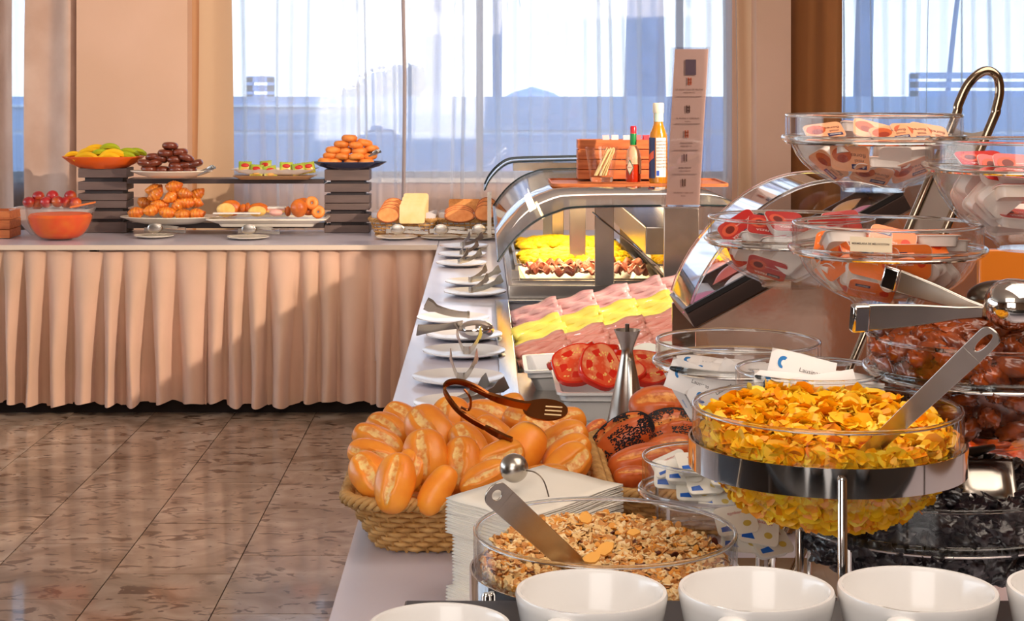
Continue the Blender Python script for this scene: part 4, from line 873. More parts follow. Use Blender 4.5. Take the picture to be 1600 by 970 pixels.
# ================= BREAD ROLLS =================
def roll_mat(name, c1, c2, pale, dark):
    m = bpy.data.materials.new(name); m.use_nodes = True; n = m.node_tree.nodes; k = m.node_tree.links; b = n['Principled BSDF']
    t = n.new('ShaderNodeTexCoord'); at = n.new('ShaderNodeAttribute'); at.attribute_name = 'split'
    def nz(s, d=4):
        q = n.new('ShaderNodeTexNoise'); q.inputs['Scale'].default_value = s; q.inputs['Detail'].default_value = d; k.new(t.outputs['Object'], q.inputs[0]); return q.outputs[0]
    def ramp(src, p0, a, p1, b_):
        r = n.new('ShaderNodeValToRGB'); r.color_ramp.elements[0].position = p0; r.color_ramp.elements[0].color = a; r.color_ramp.elements[1].position = p1; r.color_ramp.elements[1].color = b_; k.new(src, r.inputs[0]); return r.outputs[0]
    def mix(f, a, b_):
        x = n.new('ShaderNodeMix'); x.data_type = 'RGBA'; k.new(f, x.inputs[0]); k.new(a, x.inputs[6]); k.new(b_, x.inputs[7]); return x.outputs[2]
    cr_ = ramp(nz(16), .35, L(c1), .7, L(c2)); cb = ramp(nz(90, 3), .38, L(dark), .6, L(pale))
    md = n.new('ShaderNodeMath'); md.operation = 'MULTIPLY_ADD'; k.new(nz(45), md.inputs[0]); md.inputs[1].default_value = .4; k.new(at.outputs['Fac'], md.inputs[2])
    f = ramp(md.outputs[0], .56, (0, 0, 0, 1), .80, (1, 1, 1, 1)); c = mix(f, cr_, cb)
    oi = n.new('ShaderNodeObjectInfo'); hs = n.new('ShaderNodeHueSaturation'); mr = n.new('ShaderNodeMapRange'); mr.inputs[3].default_value = .86; mr.inputs[4].default_value = 1.12
    k.new(oi.outputs['Random'], mr.inputs[0]); k.new(mr.outputs[0], hs.inputs['Value']); k.new(c, hs.inputs['Color']); k.new(hs.outputs[0], b.inputs['Base Color'])
    b.inputs['Roughness'].default_value = .42; b.inputs['Coat Weight'].default_value = .15; b.inputs['Subsurface Weight'].default_value = .12; b.inputs['Subsurface Radius'].default_value = (.02, .008, .003); b.inputs['Subsurface Scale'].default_value = .4
    bp_ = n.new('ShaderNodeBump'); bp_.inputs['Strength'].default_value = .35; bp_.inputs['Distance'].default_value = .004; mm_ = n.new('ShaderNodeMath'); mm_.operation = 'MULTIPLY'; k.new(nz(110), mm_.inputs[0]); k.new(f, mm_.inputs[1]); k.new(mm_.outputs[0], bp_.inputs['Height']); k.new(bp_.outputs[0], b.inputs['Normal'])
    return m
crust = roll_mat('roll_crust', (250, 160, 50), (236, 128, 30), (255, 214, 136), (236, 150, 66))
def roll_mesh(seed, plain_=False):
    m = M(); rr = random.Random(seed); nu, nv = 56, 32; a, b, c = .056, .035, .033; v = []; f = []; sp_ = []
    gw = rr.uniform(.22, .34); off = rr.uniform(-.35, .35); pw = rr.uniform(.62, .8); sd = Vector((seed*5.1, 0, 0))
    for j in range(nv+1):
        th = PI*j/nv
        for i in range(nu):
            ph = 2*PI*i/nu; x = a*math.cos(th); r = math.sin(th)**pw
            y = b*r*math.cos(ph); z = c*r*math.sin(ph)
            q = 1+.07*noise.noise(Vector((x*22, y*22, z*22))+sd); g = 0
            an = math.atan2(z, y)-PI/2-off*math.sin(th*1.3)+.10*noise.noise(Vector((x*60, 0, 0))+sd)
            while an < -PI: an += 2*PI
            if not plain_:
                e = max(0, 1-(abs(math.cos(th))/.93)**6); g = math.exp(-(an/gw)**4)*e; lip = math.exp(-((an-gw*1.35)/.10)**2)*e; lip2 = math.exp(-((an+gw*1.5)/.2)**2)*e
                q *= 1-.13*g*(1-.6*an/gw if abs(an) < gw else 1)+.09*lip+.03*lip2
            v.append((x, y*q, (z*q) if z > 0 else z*q*.7)); sp_.append(g)
    for j in range(nv):
        for i in range(nu): f.append((j*nu+i, (j+1)*nu+i, (j+1)*nu+(i+1) % nu, j*nu+(i+1) % nu))
    m.v = v; m.f = f; m.mi = [0]*len(f); m.sp = sp_; return m
def build_roll(m, name, mat, parent=None):
    o = build(m, name, mat, parent, ang=60); at = o.data.attributes.new('split', 'FLOAT', 'POINT'); at.data.foreach_set('value', m.sp); return o
rP = [Proto(tag(build_roll(roll_mesh(s), 'bread_roll', crust), 'x', 'bread roll')) for s in range(5)]
rPl = Proto(tag(build_roll(roll_mesh(9, True), 'bread_roll', crust), 'x', 'bread roll'))
basket((-.012, 2.835, .8015), .40, .53, .088, 'large wicker basket heaped with golden bread rolls', None, 9, 84, .80, .0042, rimr=.0085, segs=420)
G1 = 'golden rolls in the large basket'
rl = [ # px,py,len,wid,ang,d,label
 (578, 742, 82, 60, -38, 2.07, 'at the front left corner, leaning left'), (618, 755, 96, 66, -4, 2.03, 'large, standing upright at the front left'), (683, 766, 84, 48, 24, 2.03, 'slim smooth one standing at the front beside the napkins'),
 (664, 714, 88, 74, -12, 2.12, 'broad one right behind the upright front roll'), (583, 712, 84, 50, -68, 2.14, 'long one lying on the left, just above the corner roll'), (590, 690, 84, 50, -62, 2.22, 'lying on the left, two above the corner roll'),
 (606, 672, 76, 52, -55, 2.30, 'lying on the left edge, third up'), (629, 655, 66, 48, -48, 2.40, 'at the back left corner'), (672, 676, 96, 72, -38, 2.24, 'large pale scored one left of centre'), (703, 655, 72, 66, 4, 2.36, 'rounded one at the back, left of centre'),
 (722, 727, 92, 66, -14, 2.12, 'upright one in the second row beside the weight ball'), (757, 748, 84, 50, 62, 2.05, 'lying just above the napkins, left of the ball'), (733, 697, 84, 54, -38, 2.2, 'in the centre, split side up'), (772, 684, 80, 56, -40, 2.27, 'pale one right of centre below the tongs arm'),
 (757, 668, 84, 48, -55, 2.34, 'under the thin tongs arm'), (760, 648, 74, 50, -75, 2.42, 'at the back, just behind the tongs joint'), (815, 702, 88, 70, 28, 2.17, 'plump smooth one right of the ball'), (780, 716, 84, 54, 62, 2.13, 'behind the weight ball'),
 (820, 662, 76, 54, -60, 2.36, 'dark one under the slotted head'), (878, 664, 80, 52, 62, 2.34, 'at the back right corner'), (879, 688, 84, 56, 58, 2.26, 'on the right edge, second from the back'), (886, 710, 84, 54, 50, 2.19, 'on the right edge, third from the back'),
 (886, 728, 86, 62, 46, 2.13, 'on the right edge nearest the napkins'), (850, 745, 80, 40, 84, 2.07, 'low one peeking over the napkins at right'), (700, 690, 70, 50, -20, 2.26, 'sunk between the pale scored one and the centre'), (845, 675, 76, 50, -50, 2.31, 'dark split one in the right middle'), (640, 735, 70, 50, 20, 2.10, 'sunk behind the two front upright ones'), (790, 640, 66, 44, 60, 2.46, 'flat one at the very back')]
for i, (px, py, ln, wd, an, d, lb) in enumerate(rl):
    n = (R.uniform(-.45, .35), -.85, .55); p = P(px, py, d); s1 = ln/2050*d/.112; s2 = wd/2050*d/.070
    o = (rPl if i in (2, 16) else rP[i % 5]).put('golden bread roll '+lb, mat=img_orient(p, an, n) @ Matrix.Diagonal((s1, s2, (s1+s2)/2, 1)), group=G1)
for i, (x, y) in enumerate(((-.10, 2.72), (.02, 2.70), (.11, 2.76), (-.09, 2.86), (.03, 2.86), (.1, 2.93), (-.08, 3.0), (.04, 3.0), (-.02, 2.78), (-.13, 3.03), (.13, 3.05))):
    rP[i % 5].put('golden bread roll buried at the bottom of the large basket', loc=(x, y, .845+.01*(i % 2)), rz=i*1.1, group='buried rolls in the large basket')
# dark slices at back left of the basket
tag(build(M().ball((0, 0, 0), (.05, .02, .010), 16, 8), 'bread_crust', brs, loc=P(660, 643, 2.5)), 'brown flat crust piece behind the rolls at the basket back', 'bread')
# seeded rolls basket
basket((.385, 2.93, .8015), .35, .50, .075, 'smaller wicker basket of seeded rolls behind the glass butter dish', None, 8, 72, .82, .0042, rimr=.008, segs=360)
crust2 = roll_mat('dark_roll_crust', (226, 112, 44), (180, 70, 24), (246, 170, 90), (206, 110, 50))
seedm = pm('poppy_crust', (30, 30, 30), .6, col2=(200, 130, 70), scale=42, lo=.50, hi=.58, bump=.5, bscale=90, detail=2)
dr = [Proto(tag(build_roll(roll_mesh(20+s), 'bread_roll', crust2), 'x', 'bread roll')) for s in range(2)]
for i, (px, py, ln, wd, an, d, lb) in enumerate(((1030, 637, 96, 74, 75, 2.46, 'brown crusty split roll on top of the seeded roll basket'), (1002, 724, 110, 60, 62, 2.27, 'brown roll lying low at the basket front'), (1050, 706, 90, 60, 70, 2.33, 'brown roll under the round seeded roll'), (988, 745, 60, 36, 80, 2.2, 'small dark roll near the basket front rim'), (932, 668, 40, 24, 40, 2.55, 'brown bread end poking out at the basket back left'))):
    s1 = ln/2050*d/.112; s2 = wd/2050*d/.07; dr[i % 2].put(lb, mat=img_orient(P(px, py, d), an, (.1, -.6, .8)) @ Matrix.Diagonal((s1, s2, (s1+s2)/2, 1)), group='rolls in the seeded basket')
def seeded(loc, an, n, ln, wd, d, lb):
    t = thing('seeded_roll', lb, 'bread roll', mat=img_orient(loc, an, n) @ Matrix.Diagonal((ln/2050*d/.112, wd/2050*d/.07, (ln+wd)/4100*d/.09, 1)))
    build_roll(roll_mesh(31), 'roll_body', crust2, t)
    rs = random.Random(3); m = M()
    for i in range(3600):
        th = rs.uniform(.1, PI-.1); ph = rs.uniform(-.2, PI+.2); r = math.sin(th)**.8
        if abs(ph-PI/2) < .22 and rs.random() < .85: continue
        c = Vector((.057*math.cos(th), .0362*r*math.cos(ph), .0345*r*math.sin(ph)))
        if noise.noise(c*55) < -.3: continue
        m.ball(tuple(c), (.0017, .0011, .0010), 5, 3)
    tag(build(m, 'poppy_seeds', pm('poppy_seed', (26, 26, 32), .6), t), kind='stuff')
seeded(P(972, 690, 2.38), 60, (-.5, -.5, .6), 112, 74, 2.38, 'poppy seeded roll at the left of the smaller basket')
seeded(P(1052, 672, 2.40), 85, (.1, -.8, .6), 96, 68, 2.40, 'round poppy seeded roll under the brown crusty roll')
# brown serving tongs on the rolls
tgb = pm('bronze_steel', (150, 92, 50), .22, 1)
c0 = P(716, 600, 2.15); bt = thing('salad_tongs', 'long bronze coloured serving tongs with slotted head lying over the rolls', 'tongs', tuple(c0)); tm = Matrix.Translation(-c0)
lp = [P(a, b, 2.15) for a, b in ((770, 622), (745, 606), (722, 597), (703, 597), (695, 605), (699, 619), (715, 640), (735, 655), (758, 668))]
def cat(pts, n=5):
    out = []
    for i in range(len(pts)-1):
        p0 = pts[max(i-1, 0)]; p1 = pts[i]; p2 = pts[i+1]; p3 = pts[min(i+2, len(pts)-1)]
        for q in range(n):
            u = q/n; out.append(.5*((2*p1)+(p2-p0)*u+(2*p0-5*p1+4*p2-p3)*u*u+(3*p1-p0-3*p2+p3)*u**3))
    return out+[pts[-1]]
m = M().strip(cat(lp), .011, .004, (0, -.6, .8), tm); build(m, 'spring_loop', tgb, bt)
m = M().tube(cat([P(725, 608, 2.14), P(735, 622, 2.14), P(733, 640, 2.15), P(720, 636, 2.15)]), .0022, 6, mat=tm); build(m, 'ring', tgb, bt)
a, b, c = P(768, 620, 2.15), P(815, 633, 2.17), P(852, 640, 2.18)
m = M().strip(cat([P(735, 604, 2.15), P(770, 620, 2.15), P(800, 629, 2.16), P(826, 634, 2.17)]), [.008, .008, .008, .009, .010, .012, .013, .014, .014, .014, .014, .014, .014, .014, .016, .020], .006, (0, -.6, .8), tm); build(m, 'upper_arm', tgb, bt)
hd = img_orient(P(852, 640, 2.18), 104, (-.05, -.55, .8)); hm = M()
pts = [(.036*math.cos(t)*1.05, .024*math.sin(t)) for t in [2*PI*i/28 for i in range(28)]]
def slot(cx_, cy_): return [(cx_+dx, cy_+dy) for dx, dy in ((-.013, -.0018), (.013, -.0018), (.013, .0018), (-.013, .0018))]
hm.prism(pts, -.0015, .0015); build(hm, 'slotted_head', tgb, bt, mat=tm @ hd)
for k in range(3): build(M().box(.000, .028, -.012+k*.009-.0014, -.012+k*.009+.0014, .0017, .0022), 'slot', pm('slot_pale', (250, 214, 160), .5), bt, mat=tm @ hd)
m = M().strip(cat([P(755, 666, 2.15), P(775, 677, 2.14), P(800, 690, 2.13)]), [.007, .008, .011, .012, .013, .013, .014, .014, .015, .017, .018], .005, (0, -.6, .8), tm); build(m, 'lower_arm', tgb, bt)
# ================= NAPKINS AND WEIGHT =================
napm = pm('napkin_paper', (246, 238, 224), .85, bump=.05, bscale=80)
def napkin():
    m = M(); s = .09
    for l in (0, 1):
        def f(u, v, l=l): return ((u-.5)*2*s, (v-.5)*2*s, .0012+l*.0022+.0010*math.sin(u*9+l)+.0008*math.sin(v*11+l*2))
        m.grid(f, 8, 8)
    o = build(m, 'paper_napkin', napm); so = o.modifiers.new('solid', 'SOLIDIFY'); so.thickness = .0016; return o
nP = Proto(tag(napkin(), 'x', 'napkin')); NN = 30
for i in range(NN):
    s = i/(NN-1); off = (-.006 if s > .68 else (0.004 if s > .12 else -.005)); tl = .17*max(0, s-.3)/.7
    nP.put('folded white paper napkin %s' % ('on top of the stack, under the steel ball' if i == NN-1 else 'at the very bottom of the stack' if i == 0 else 'inside the tall napkin stack'), mat=Matrix.Translation((.078+off, 2.36, .803+.0049*i+.012*tl/.17)) @ Euler((-.03*s, -tl*.8, math.radians(38)+R.uniform(-.025, .025)), 'XYZ').to_matrix().to_4x4(), group='white paper napkins' if 0 < i < NN-1 else 'napkin stack ends')
bc = PY(803, 731, 2.36); wt = thing('napkin_weight', 'steel ball with thin wire arc weighing down the napkins', 'weight', tuple(bc)); tm = Matrix.Translation(-bc)
build(M().ball((0, 0, 0), .0205, 32, 18), 'steel_ball', steel, wt)
build(M().tube(cat([PY(*q) for q in ((822, 735, 2.345), (836, 738, 2.34), (849, 750, 2.335), (858, 778, 2.33), (862, 800, 2.325))]), .0011, 6, mat=tm), 'wire', darksteel, wt)
# ================= FOREGROUND GLASS BOWLS =================
def zy(py, Y): return 1.53-(py-140)/2600*Y
def bowl_r(b, z):
    R_, zr, zb, z0 = b['R'], b['zr'], b['zb'], b['z0']
    if z >= zb: return R_-.004
    t = max(0, min(1, (z-z0)/(zb-z0))); return R_*.94*math.sqrt(max(0, 1-(1-t)**2.2))
def glass_bowl(px, Y, R_, zr, zb, z0, label, flange=.0075, foot=.35, name='glass_bowl', parent_loc=None):
    X_ = (px-755)/2600*Y; t = thing(name, label, 'bowl', (X_, Y, z0)); H = zr-z0; hb = zb-z0; b = dict(R=R_, zr=zr, zb=zb, z0=z0, x=X_, y=Y, o=t)
    out = [(0, 0), (R_*foot, 0)]
    for k in range(1, 9):
        a = PI/2*k/8; r = R_*.94; out.append((max(R_*foot, r*math.sin(a)**.9), hb*(1-math.cos(a))**.85))
    inn = [(max(0, r-.003), z+.003) for r, z in out]
    out += [(R_, hb+.003), (R_, H-.002)]; inn += [(R_-.004, hb+.004), (R_-.004, H-.002)]
    build(M().lathe(out+inn[::-1], 72), 'bowl_body', glass, t, ang=50)
    def ring(z, r0, rr_, nm, m_=rimglass, flat=1):
        build(M().tube([((r0)*math.cos(2*PI*i/80), (r0)*math.sin(2*PI*i/80), z) for i in range(80)], rr_, 10, True, up=(0, 0, 1), flat=flat), nm, m_, t)
    ring(H-.001, R_-.002, .0026, 'rim')
    if flange: ring(hb, R_+flange*.2, flange*.62, 'flange')
    return b
def fill_core(b, ztop, mat, name='filling', shrink=.008, dome=.0, parent=None, label=None, cat=None, bumpy=0):
    pr_ = []; z = b['z0']+.005
    for k in range(11):
        zz = b['z0']+.005+(ztop-b['z0']-.005)*k/10; pr_.append((max(.002, bowl_r(b, zz)-shrink), zz-b['z0']))
    return [(0, .005)]+pr_+[(pr_[-1][0]*.6, ztop-b['z0']+dome), (0, ztop-b['z0']+dome*1.1)]
# ---- corn flakes and muesli on chrome stands
def cereal_stand(b, band_top, band_bot, label, rods):
    t = thing('chrome_stand', label, 'stand', (b['x'], b['y'], .8015)); tm = Matrix.Translation((0, 0, -.8015)); r = b['R']+.002
    build(M().lathe([(r, band_bot), (r+.0025, band_bot), (r+.0025, band_top), (r, band_top), (r, band_bot)], 96, mat=tm), 'chrome_band', chrome, t)
    for (a, top) in rods:
        x, y = (r+.006)*math.cos(a), (r+.006)*math.sin(a); build(M().tube([(x, y, .806), (x, y, top-.003), (x, y, top)], [.0052, .0052, .0035], 14, mat=tm), 'rod', chrome, t)
    build(M().tube([((r+.006)*math.cos(2*PI*i/64), (r+.006)*math.sin(2*PI*i/64), .8045) for i in range(64)], .003, 8, True, up=(0, 0, 1), mat=tm), 'base_ring', chrome, t)
corn = glass_bowl(1291, 1.93, .1545, 1.164, 1.122, 1.026, 'large glass bowl full of corn flakes held in a chrome band', 0, .3)
cereal_stand(corn, 1.126, 1.094, 'tall chrome stand with band and rods carrying the corn flake bowl', [(-1.67, 1.118), (PI/2, 1.09)])
oat = glass_bowl(945, 1.90, .150, 1.028, .985, .885, 'large glass bowl of muesli behind the white cups', 0, .3)
cereal_stand(oat, .985, .952, 'lower chrome stand with band carrying the muesli bowl', [(-2.6, .98), (-.5, .98), (PI/2, .95)])
def flakes(b, ztop, n, size, mats, name, label, cat, seed, hfun, thick=0, wall=.35, stuffmat=None):
    rr = random.Random(seed); m = M(); pr_ = fill_core(b, ztop-.012, None, shrink=.014)
    m.lathe(pr_, 40, mat=Matrix.Translation((b['x'], b['y'], b['z0'])))
    m.v = m.v; 
    def flake(c, nrm):
        s = size*rr.uniform(.6, 1.35); N = 9; nrm = Vector(nrm)+Vector((rr.gauss(0, .38), rr.gauss(0, .38), rr.gauss(0, .38))); mt = orient(c, nrm, (rr.gauss(0, 1), rr.gauss(0, 1), rr.gauss(0, 1))); cu = rr.uniform(.2, .9)*s*.6; st = rr.uniform(.6, 1)
        rad = [s*rr.uniform(.86, 1.08) for _ in range(N)]
        v = [(0, 0, -cu*.3)]+[(rad[i]*math.cos(2*PI*i/N), rad[i]*st*math.sin(2*PI*i/N), cu*math.cos(4*PI*i/N)*.5+cu*.25) for i in range(N)]
        m.cur = rr.choices(range(len(mats)), [w for _, w in mats])[0]
        if thick:
            v += [(x*.9, y*.9, z+thick) for x, y, z in v]
            m.add(v, [(0, 1+(i+1) % N, 1+i) for i in range(N)]+[(N+1, N+2+i, N+2+(i+1) % N) for i in range(N)]+[(1+i, 1+(i+1) % N, N+2+(i+1) % N, N+2+i) for i in range(N)], mt)
        else: m.add(v, [(0, 1+i, 1+(i+1) % N) for i in range(N)], mt)
    for i in range(n):
        if rr.random() > wall:
            a = rr.uniform(0, 2*PI); r = math.sqrt(rr.random())*(bowl_r(b, ztop)-.014); x, y = r*math.cos(a), r*math.sin(a)
            z = ztop+hfun(x, y)-rr.random()**2*.018; z = min(z, b['zr']+.02); flake((b['x']+x, b['y']+y, z), (0, 0, 1))
        else:
            a = rr.uniform(0, 2*PI) if rr.random() < .3 else rr.uniform(PI, 2*PI); z = rr.uniform(b['z0']+.006+size, ztop+hfun(.13*math.cos(a), .13*math.sin(a))); r = bowl_r(b, z)-size*.95-.003; flake((b['x']+r*math.cos(a), b['y']+r*math.sin(a), z), (math.cos(a), math.sin(a), -.3 if z < b['zb'] else 0))
    m.cur = 0
    return tag(build(m, name, [q for q, _ in mats], ang=50), label, cat, kind='stuff')
cf = pm('corn_flake', (255, 200, 24), .42, col2=(255, 184, 14), scale=50, sss=.1); cf2 = pm('corn_flake_light', (255, 216, 56), .42); cf3 = pm('corn_flake_dark', (246, 156, 10), .45)
flakes(corn, 1.132, 3600, .0115, [(cf, 6), (cf2, 3), (cf3, 2)], 'corn_flakes', 'heap of golden corn flakes filling the chrome banded glass bowl', 'cereal', 3, lambda x, y: .016+.13*y*.8-.02*math.exp(-((x-.01)**2+(y+.07)**2)/.002)-.05*max(0, x-.05), wall=.45)
o1 = pm('oat_light', (240, 200, 136), .7); o2 = pm('oat_brown', (206, 142, 76), .7); o3 = pm('oat_pale', (248, 220, 170), .7); o4 = pm('oat_orange', (232, 156, 60), .6); o5 = pm('raisin', (90, 40, 26), .4)
flakes(oat, .988, 6500, .0052, [(o1, 6), (o2, 5), (o3, 3), (o4, 2), (o5, .25)], 'muesli', 'coarse muesli of oats and raisins filling the glass bowl', 'cereal', 5, lambda x, y: .010+.14*y*.8, thick=.0015, wall=.38)
rr = random.Random(9)
for k, (px, py, Y, s) in enumerate(((946, 858, 1.84, .013), (925, 872, 1.80, .011), (990, 832, 1.92, .008), (915, 809, 2.0, .011))):
    m = M(); N = 9; m.prism([(s*rr.uniform(.7, 1.1)*math.cos(2*PI*i/N), s*.7*rr.uniform(.8, 1.1)*math.sin(2*PI*i/N)) for i in range(N)], -.001, .0015)
    tag(build(m, 'banana_chip', pm('dried_fruit', (244, 176, 84), .5), mat=img_orient(PY(px, py, Y), 30+k*40, (-.2, -.5, .8))), ['large orange dried fruit flake standing in the muesli centre', 'orange dried fruit flake just left of the large one', 'small yellow dried fruit cube right of centre in the muesli', 'long orange dried slice at the muesli far side'][k], 'dried fruit')
# spoons
def spoon_strip(pts, wid, th, wdir, name, label, mat=steel, hole=None, cat='spoon'):
    wdir = (pts[-1]-pts[0]).cross(((pts[0]+pts[-1])/2-Vector((0, 0, 1.53))))
    o0 = pts[0]; t = thing(name, label, cat, tuple(o0)); tm = Matrix.Translation(-o0)
    p0, p1 = pts[0], pts[-1]; ln = (p1-p0).length; a = (p1-p0).normalized(); w = Vector(wdir)-a*a.dot(Vector(wdir)); w.normalize(); n = a.cross(w)
    outer = []; k = 10
    for i in range(k+1): an = PI/2+PI*i/k; outer.append((wid[0]/2+wid[0]/2*math.cos(an)*.9, wid[0]/2*math.sin(an)))
    hl, hw_ = hole; hc_ = wid[0]*.28+hl/2; 
    inner = [(hc_+hl/2*math.cos(an), hw_/2*math.sin(an)) for an in [PI/2+2*PI*i/20 for i in range(20)]]
    # head outline as ring: full outer loop matched to inner loop
    x1 = hc_+hl/2+wid[0]*.3
    oloop = []
    for i in range(20):
        an = PI/2+2*PI*i/20; cx_, sy_ = math.cos(an), math.sin(an)
        if cx_ <= 0: oloop.append((wid[0]/2+wid[0]/2*cx_*.95 if cx_ < -.01 else wid[0]/2, wid[0]/2*sy_))
        else: oloop.append((min(x1, hc_+(x1-hc_)*cx_*1.45), wid[0]/2*(1 if sy_ > .01 else -1)*(1 if abs(sy_) > .3 else abs(sy_)/.3)))
    mt = Matrix.Identity(4)
    for i in range(3): mt[i][0] = a[i]; mt[i][1] = w[i]; mt[i][2] = n[i]
    m = M().frame(oloop, inner, -th/2, th/2, mt)
    m.strip([a*(x1-.0005)]+[a*(x1+(ln-x1)*s) for s in (.33, .66, 1)], [wid[0]]+[wid[0]+(wid[1]-wid[0])*s for s in (.33, .66, 1)], th, w)
    build(m, 'handle', mat, t, bevel=.0006)
    return t
spoon_strip([PY(764, 762, 1.76), PY(908, 893, 1.86)], [.029, .025], .0022, (.68, -.25, .72), 'serving_spoon', 'flat steel spatula handle with round hole sticking out of the muesli', steel, (.013, .012), 'spatula')
spoon_strip([PY(1556, 517, 1.66), PY(1340, 722, 1.86)], [.023, .017], .0022, (.55, -.35, .7), 'serving_spoon', 'long steel spoon with slotted handle end standing in the corn flakes', steel, (.032, .008))
# ---- single serve packs
lidt = {}
def pack_proto(kind, lid, body=(240, 226, 216)):
    t = thing('portion_pack', 'x', 'portion pack'); a = rrect(.048, .037, .007, 4); b = rrect(.041, .030, .007, 4); n = len(a)
    v = [(x, y, -.012) for x, y in b]+[(x, y, -.001) for x, y in rrect(.045, .034, .007, 4)]+[(x*1.04, y*1.05, -.001) for x, y in a]+[(x*1.04, y*1.05, 0) for x, y in a]
    build(M().add(v, [tuple(range(n))[::-1], tuple(range(3*n, 4*n))]+[(r*n+i, r*n+(i+1) % n, (r+1)*n+(i+1) % n, (r+1)*n+i) for r in range(3) for i in range(n)]), 'tub', pm('pack_tub_'+kind, body, .35, coat=.3), t, ang=30)
    fo = build(M().prism([(x*1.02, y*1.03) for x, y in a], .0002, .0008), 'foil_lid', pm('foil_'+kind, lid, .3, coat=.5, rand=.06), t)
    def flat(poly, z, mat, nm): build(M().prism(poly, z, z+.0002), nm, mat, fo)
    el = lambda cx_, cy_, a_, b_: [(cx_+a_*math.cos(2*PI*i/16), cy_+b_*math.sin(2*PI*i/16)) for i in range(16)]
    nv = pm('brand_navy', (40, 40, 90), .4); wt_ = pm('print_white', (250, 240, 230), .5); rb = Matrix.Rotation(PI, 4, 'Z')
    def word(s, sz, x, y, mt): link('lettering', text_mesh(s, sz, mt), fo, (x, y, .0013), (0, 0, PI))
    if kind == 'honey':
        flat(el(-.010, .004, .0125, .011), .0009, pm('honey_print', (206, 90, 40), .4), 'honey_print'); flat(el(-.009, -.001, .007, .006), .0011, pm('honey_dark', (160, 50, 20), .4), 'dipper_print')
        flat([(.002, -.015), (.021, -.015), (.021, -.008), (.002, -.008)], .0009, nv, 'brand_box'); word('diamir', .0062, .0115, -.0115, wt_); word('miel', .0072, .012, -.003, pm('print_brown', (120, 60, 50), .5)); word('flores', .0085, .011, .005, pm('print_brown', (120, 60, 50)))
    elif kind == 'strawberry':
        flat(el(-.011, .003, .011, .010), .0009, pm('berry_print', (226, 90, 60), .4), 'fruit_print'); flat(el(-.011, .003, .006, .006), .0011, pm('berry_dark', (120, 30, 20), .4), 'berry_print')
        flat([(.002, -.014), (.018, -.014), (.018, -.009), (.002, -.009)], .0009, nv, 'brand_box'); word('diamir', .005, .010, -.0117, wt_); word('FRESA', .006, -.006, -.0117, wt_); word('confitura extra', .0035, .008, .003, wt_)
    elif kind == 'peach':
        flat(el(.010, -.004, .010, .009), .0009, pm('peach_print', (250, 120, 40), .4), 'fruit_print'); flat(el(.014, .0, .005, .006), .0011, pm('peach_dark', (226, 60, 20), .4), 'fruit_blush')
        flat([(-.018, .006), (-.002, .006), (-.002, .011), (-.018, .011)], .0009, nv, 'brand_box'); word('diamir', .005, -.010, .0085, wt_); word('MELOCOTON', .0042, -.008, -.002, wt_)
    elif kind == 'butter':
        flat([(-.02, -.014), (-.004, -.014), (-.008, -.006), (-.02, -.008)], .0009, pm('butter_blue', (30, 100, 200), .4), 'blue_print'); word('Mantequilla', .0055, .004, .008, pm('print_red2', (190, 50, 40), .5))
        flat(el(.012, -.007, .005, .004), .0009, pm('butter_gold', (220, 190, 90), .4), 'wheat_print')
    return Proto(t)
PK = {'honey': pack_proto('honey', (250, 176, 130)), 'strawberry': pack_proto('strawberry', (200, 44, 40)), 'peach': pack_proto('peach', (250, 124, 44)), 'butter': pack_proto('butter', (244, 238, 226), (246, 240, 226))}
def put_pack(b, kind, px, py, ang, label, n=None, depth=.022, s=1.12, back=0, flip=False, group=None):
    Y = b['y']
    for _ in range(3):
        p = PY(px, py, Y); dx = p.x-b['x']; r = bowl_r(b, min(p.z, b['zr'])); sq = math.sqrt(max(0.0004, r*r-dx*dx)); Y = b['y']-max(0.0, sq-depth)+back
    p = PY(px, py, Y)
    nn = Vector(n) if n else Vector((dx*1.2, -sq-.03, -.03 if p.z < b['zb'] else .02))
    if flip: nn = -nn
    if nn.y < -.85 and p.z < b['zb']:
        z_ = p.z; sl_ = (bowl_r(b, z_+.006)-bowl_r(b, z_-.006))/.012; nn = Vector((dx, -sq, -sl_*r)) ; nn.normalize()
    s *= .92
    ray = (p-Vector((0, 0, 1.53))).normalized(); ax = Vector((b['x'], b['y'], (b['zb']+b['zr'])/2))
    for it in range(60):
        mt = img_orient(p, ang, nn, s); bad = False
        for cx_ in (-.0255, 0, .0255):
            for cy_ in (-.020, 0, .020):
                for cz_ in (-.012, .001):
                    q = mt @ Vector((cx_*(.85 if cz_ < 0 else 1), cy_*(.85 if cz_ < 0 else 1), cz_))
                    if q.z < b['z0']+.005 or math.hypot(q.x-b['x'], q.y-b['y']) > bowl_r(b, q.z)-.004: bad = True
        if not bad: break
        p = p+ray*.0016+(ax-p).normalized()*.0014
    PK[kind].put(label, mat=mt, group=group)
A = glass_bowl(1365, 2.39, .125, 1.494, 1.461, 1.384, 'top glass bowl of honey portions in front of the brown drape')
B = glass_bowl(1618, 2.20, .141, 1.463, 1.430, 1.318, 'glass bowl of packs cut by the right picture edge, highest on the right')
C = glass_bowl(1236, 2.52, .125, 1.338, 1.305, 1.232, 'glass bowl of strawberry jam portions, leftmost on the bowl tree')
D = glass_bowl(1386, 2.226, .125, 1.352, 1.318, 1.240, 'glass bowl of peach jam portions with a small paper label')
E = glass_bowl(1153, 2.44, .120, 1.163, 1.132, 1.058, 'glass bowl of paper sachets standing behind the corn flakes, farthest left')
Fb = glass_bowl(1268, 2.14, .097, 1.171, 1.12, 1.09, 'small straight glass dish of paper sachets right behind the corn flakes', 0, .8)
G = glass_bowl(1116, 2.36, .102, 1.01, .962, .925, 'low glass dish of butter portions beside the seeded rolls', .009, .75)
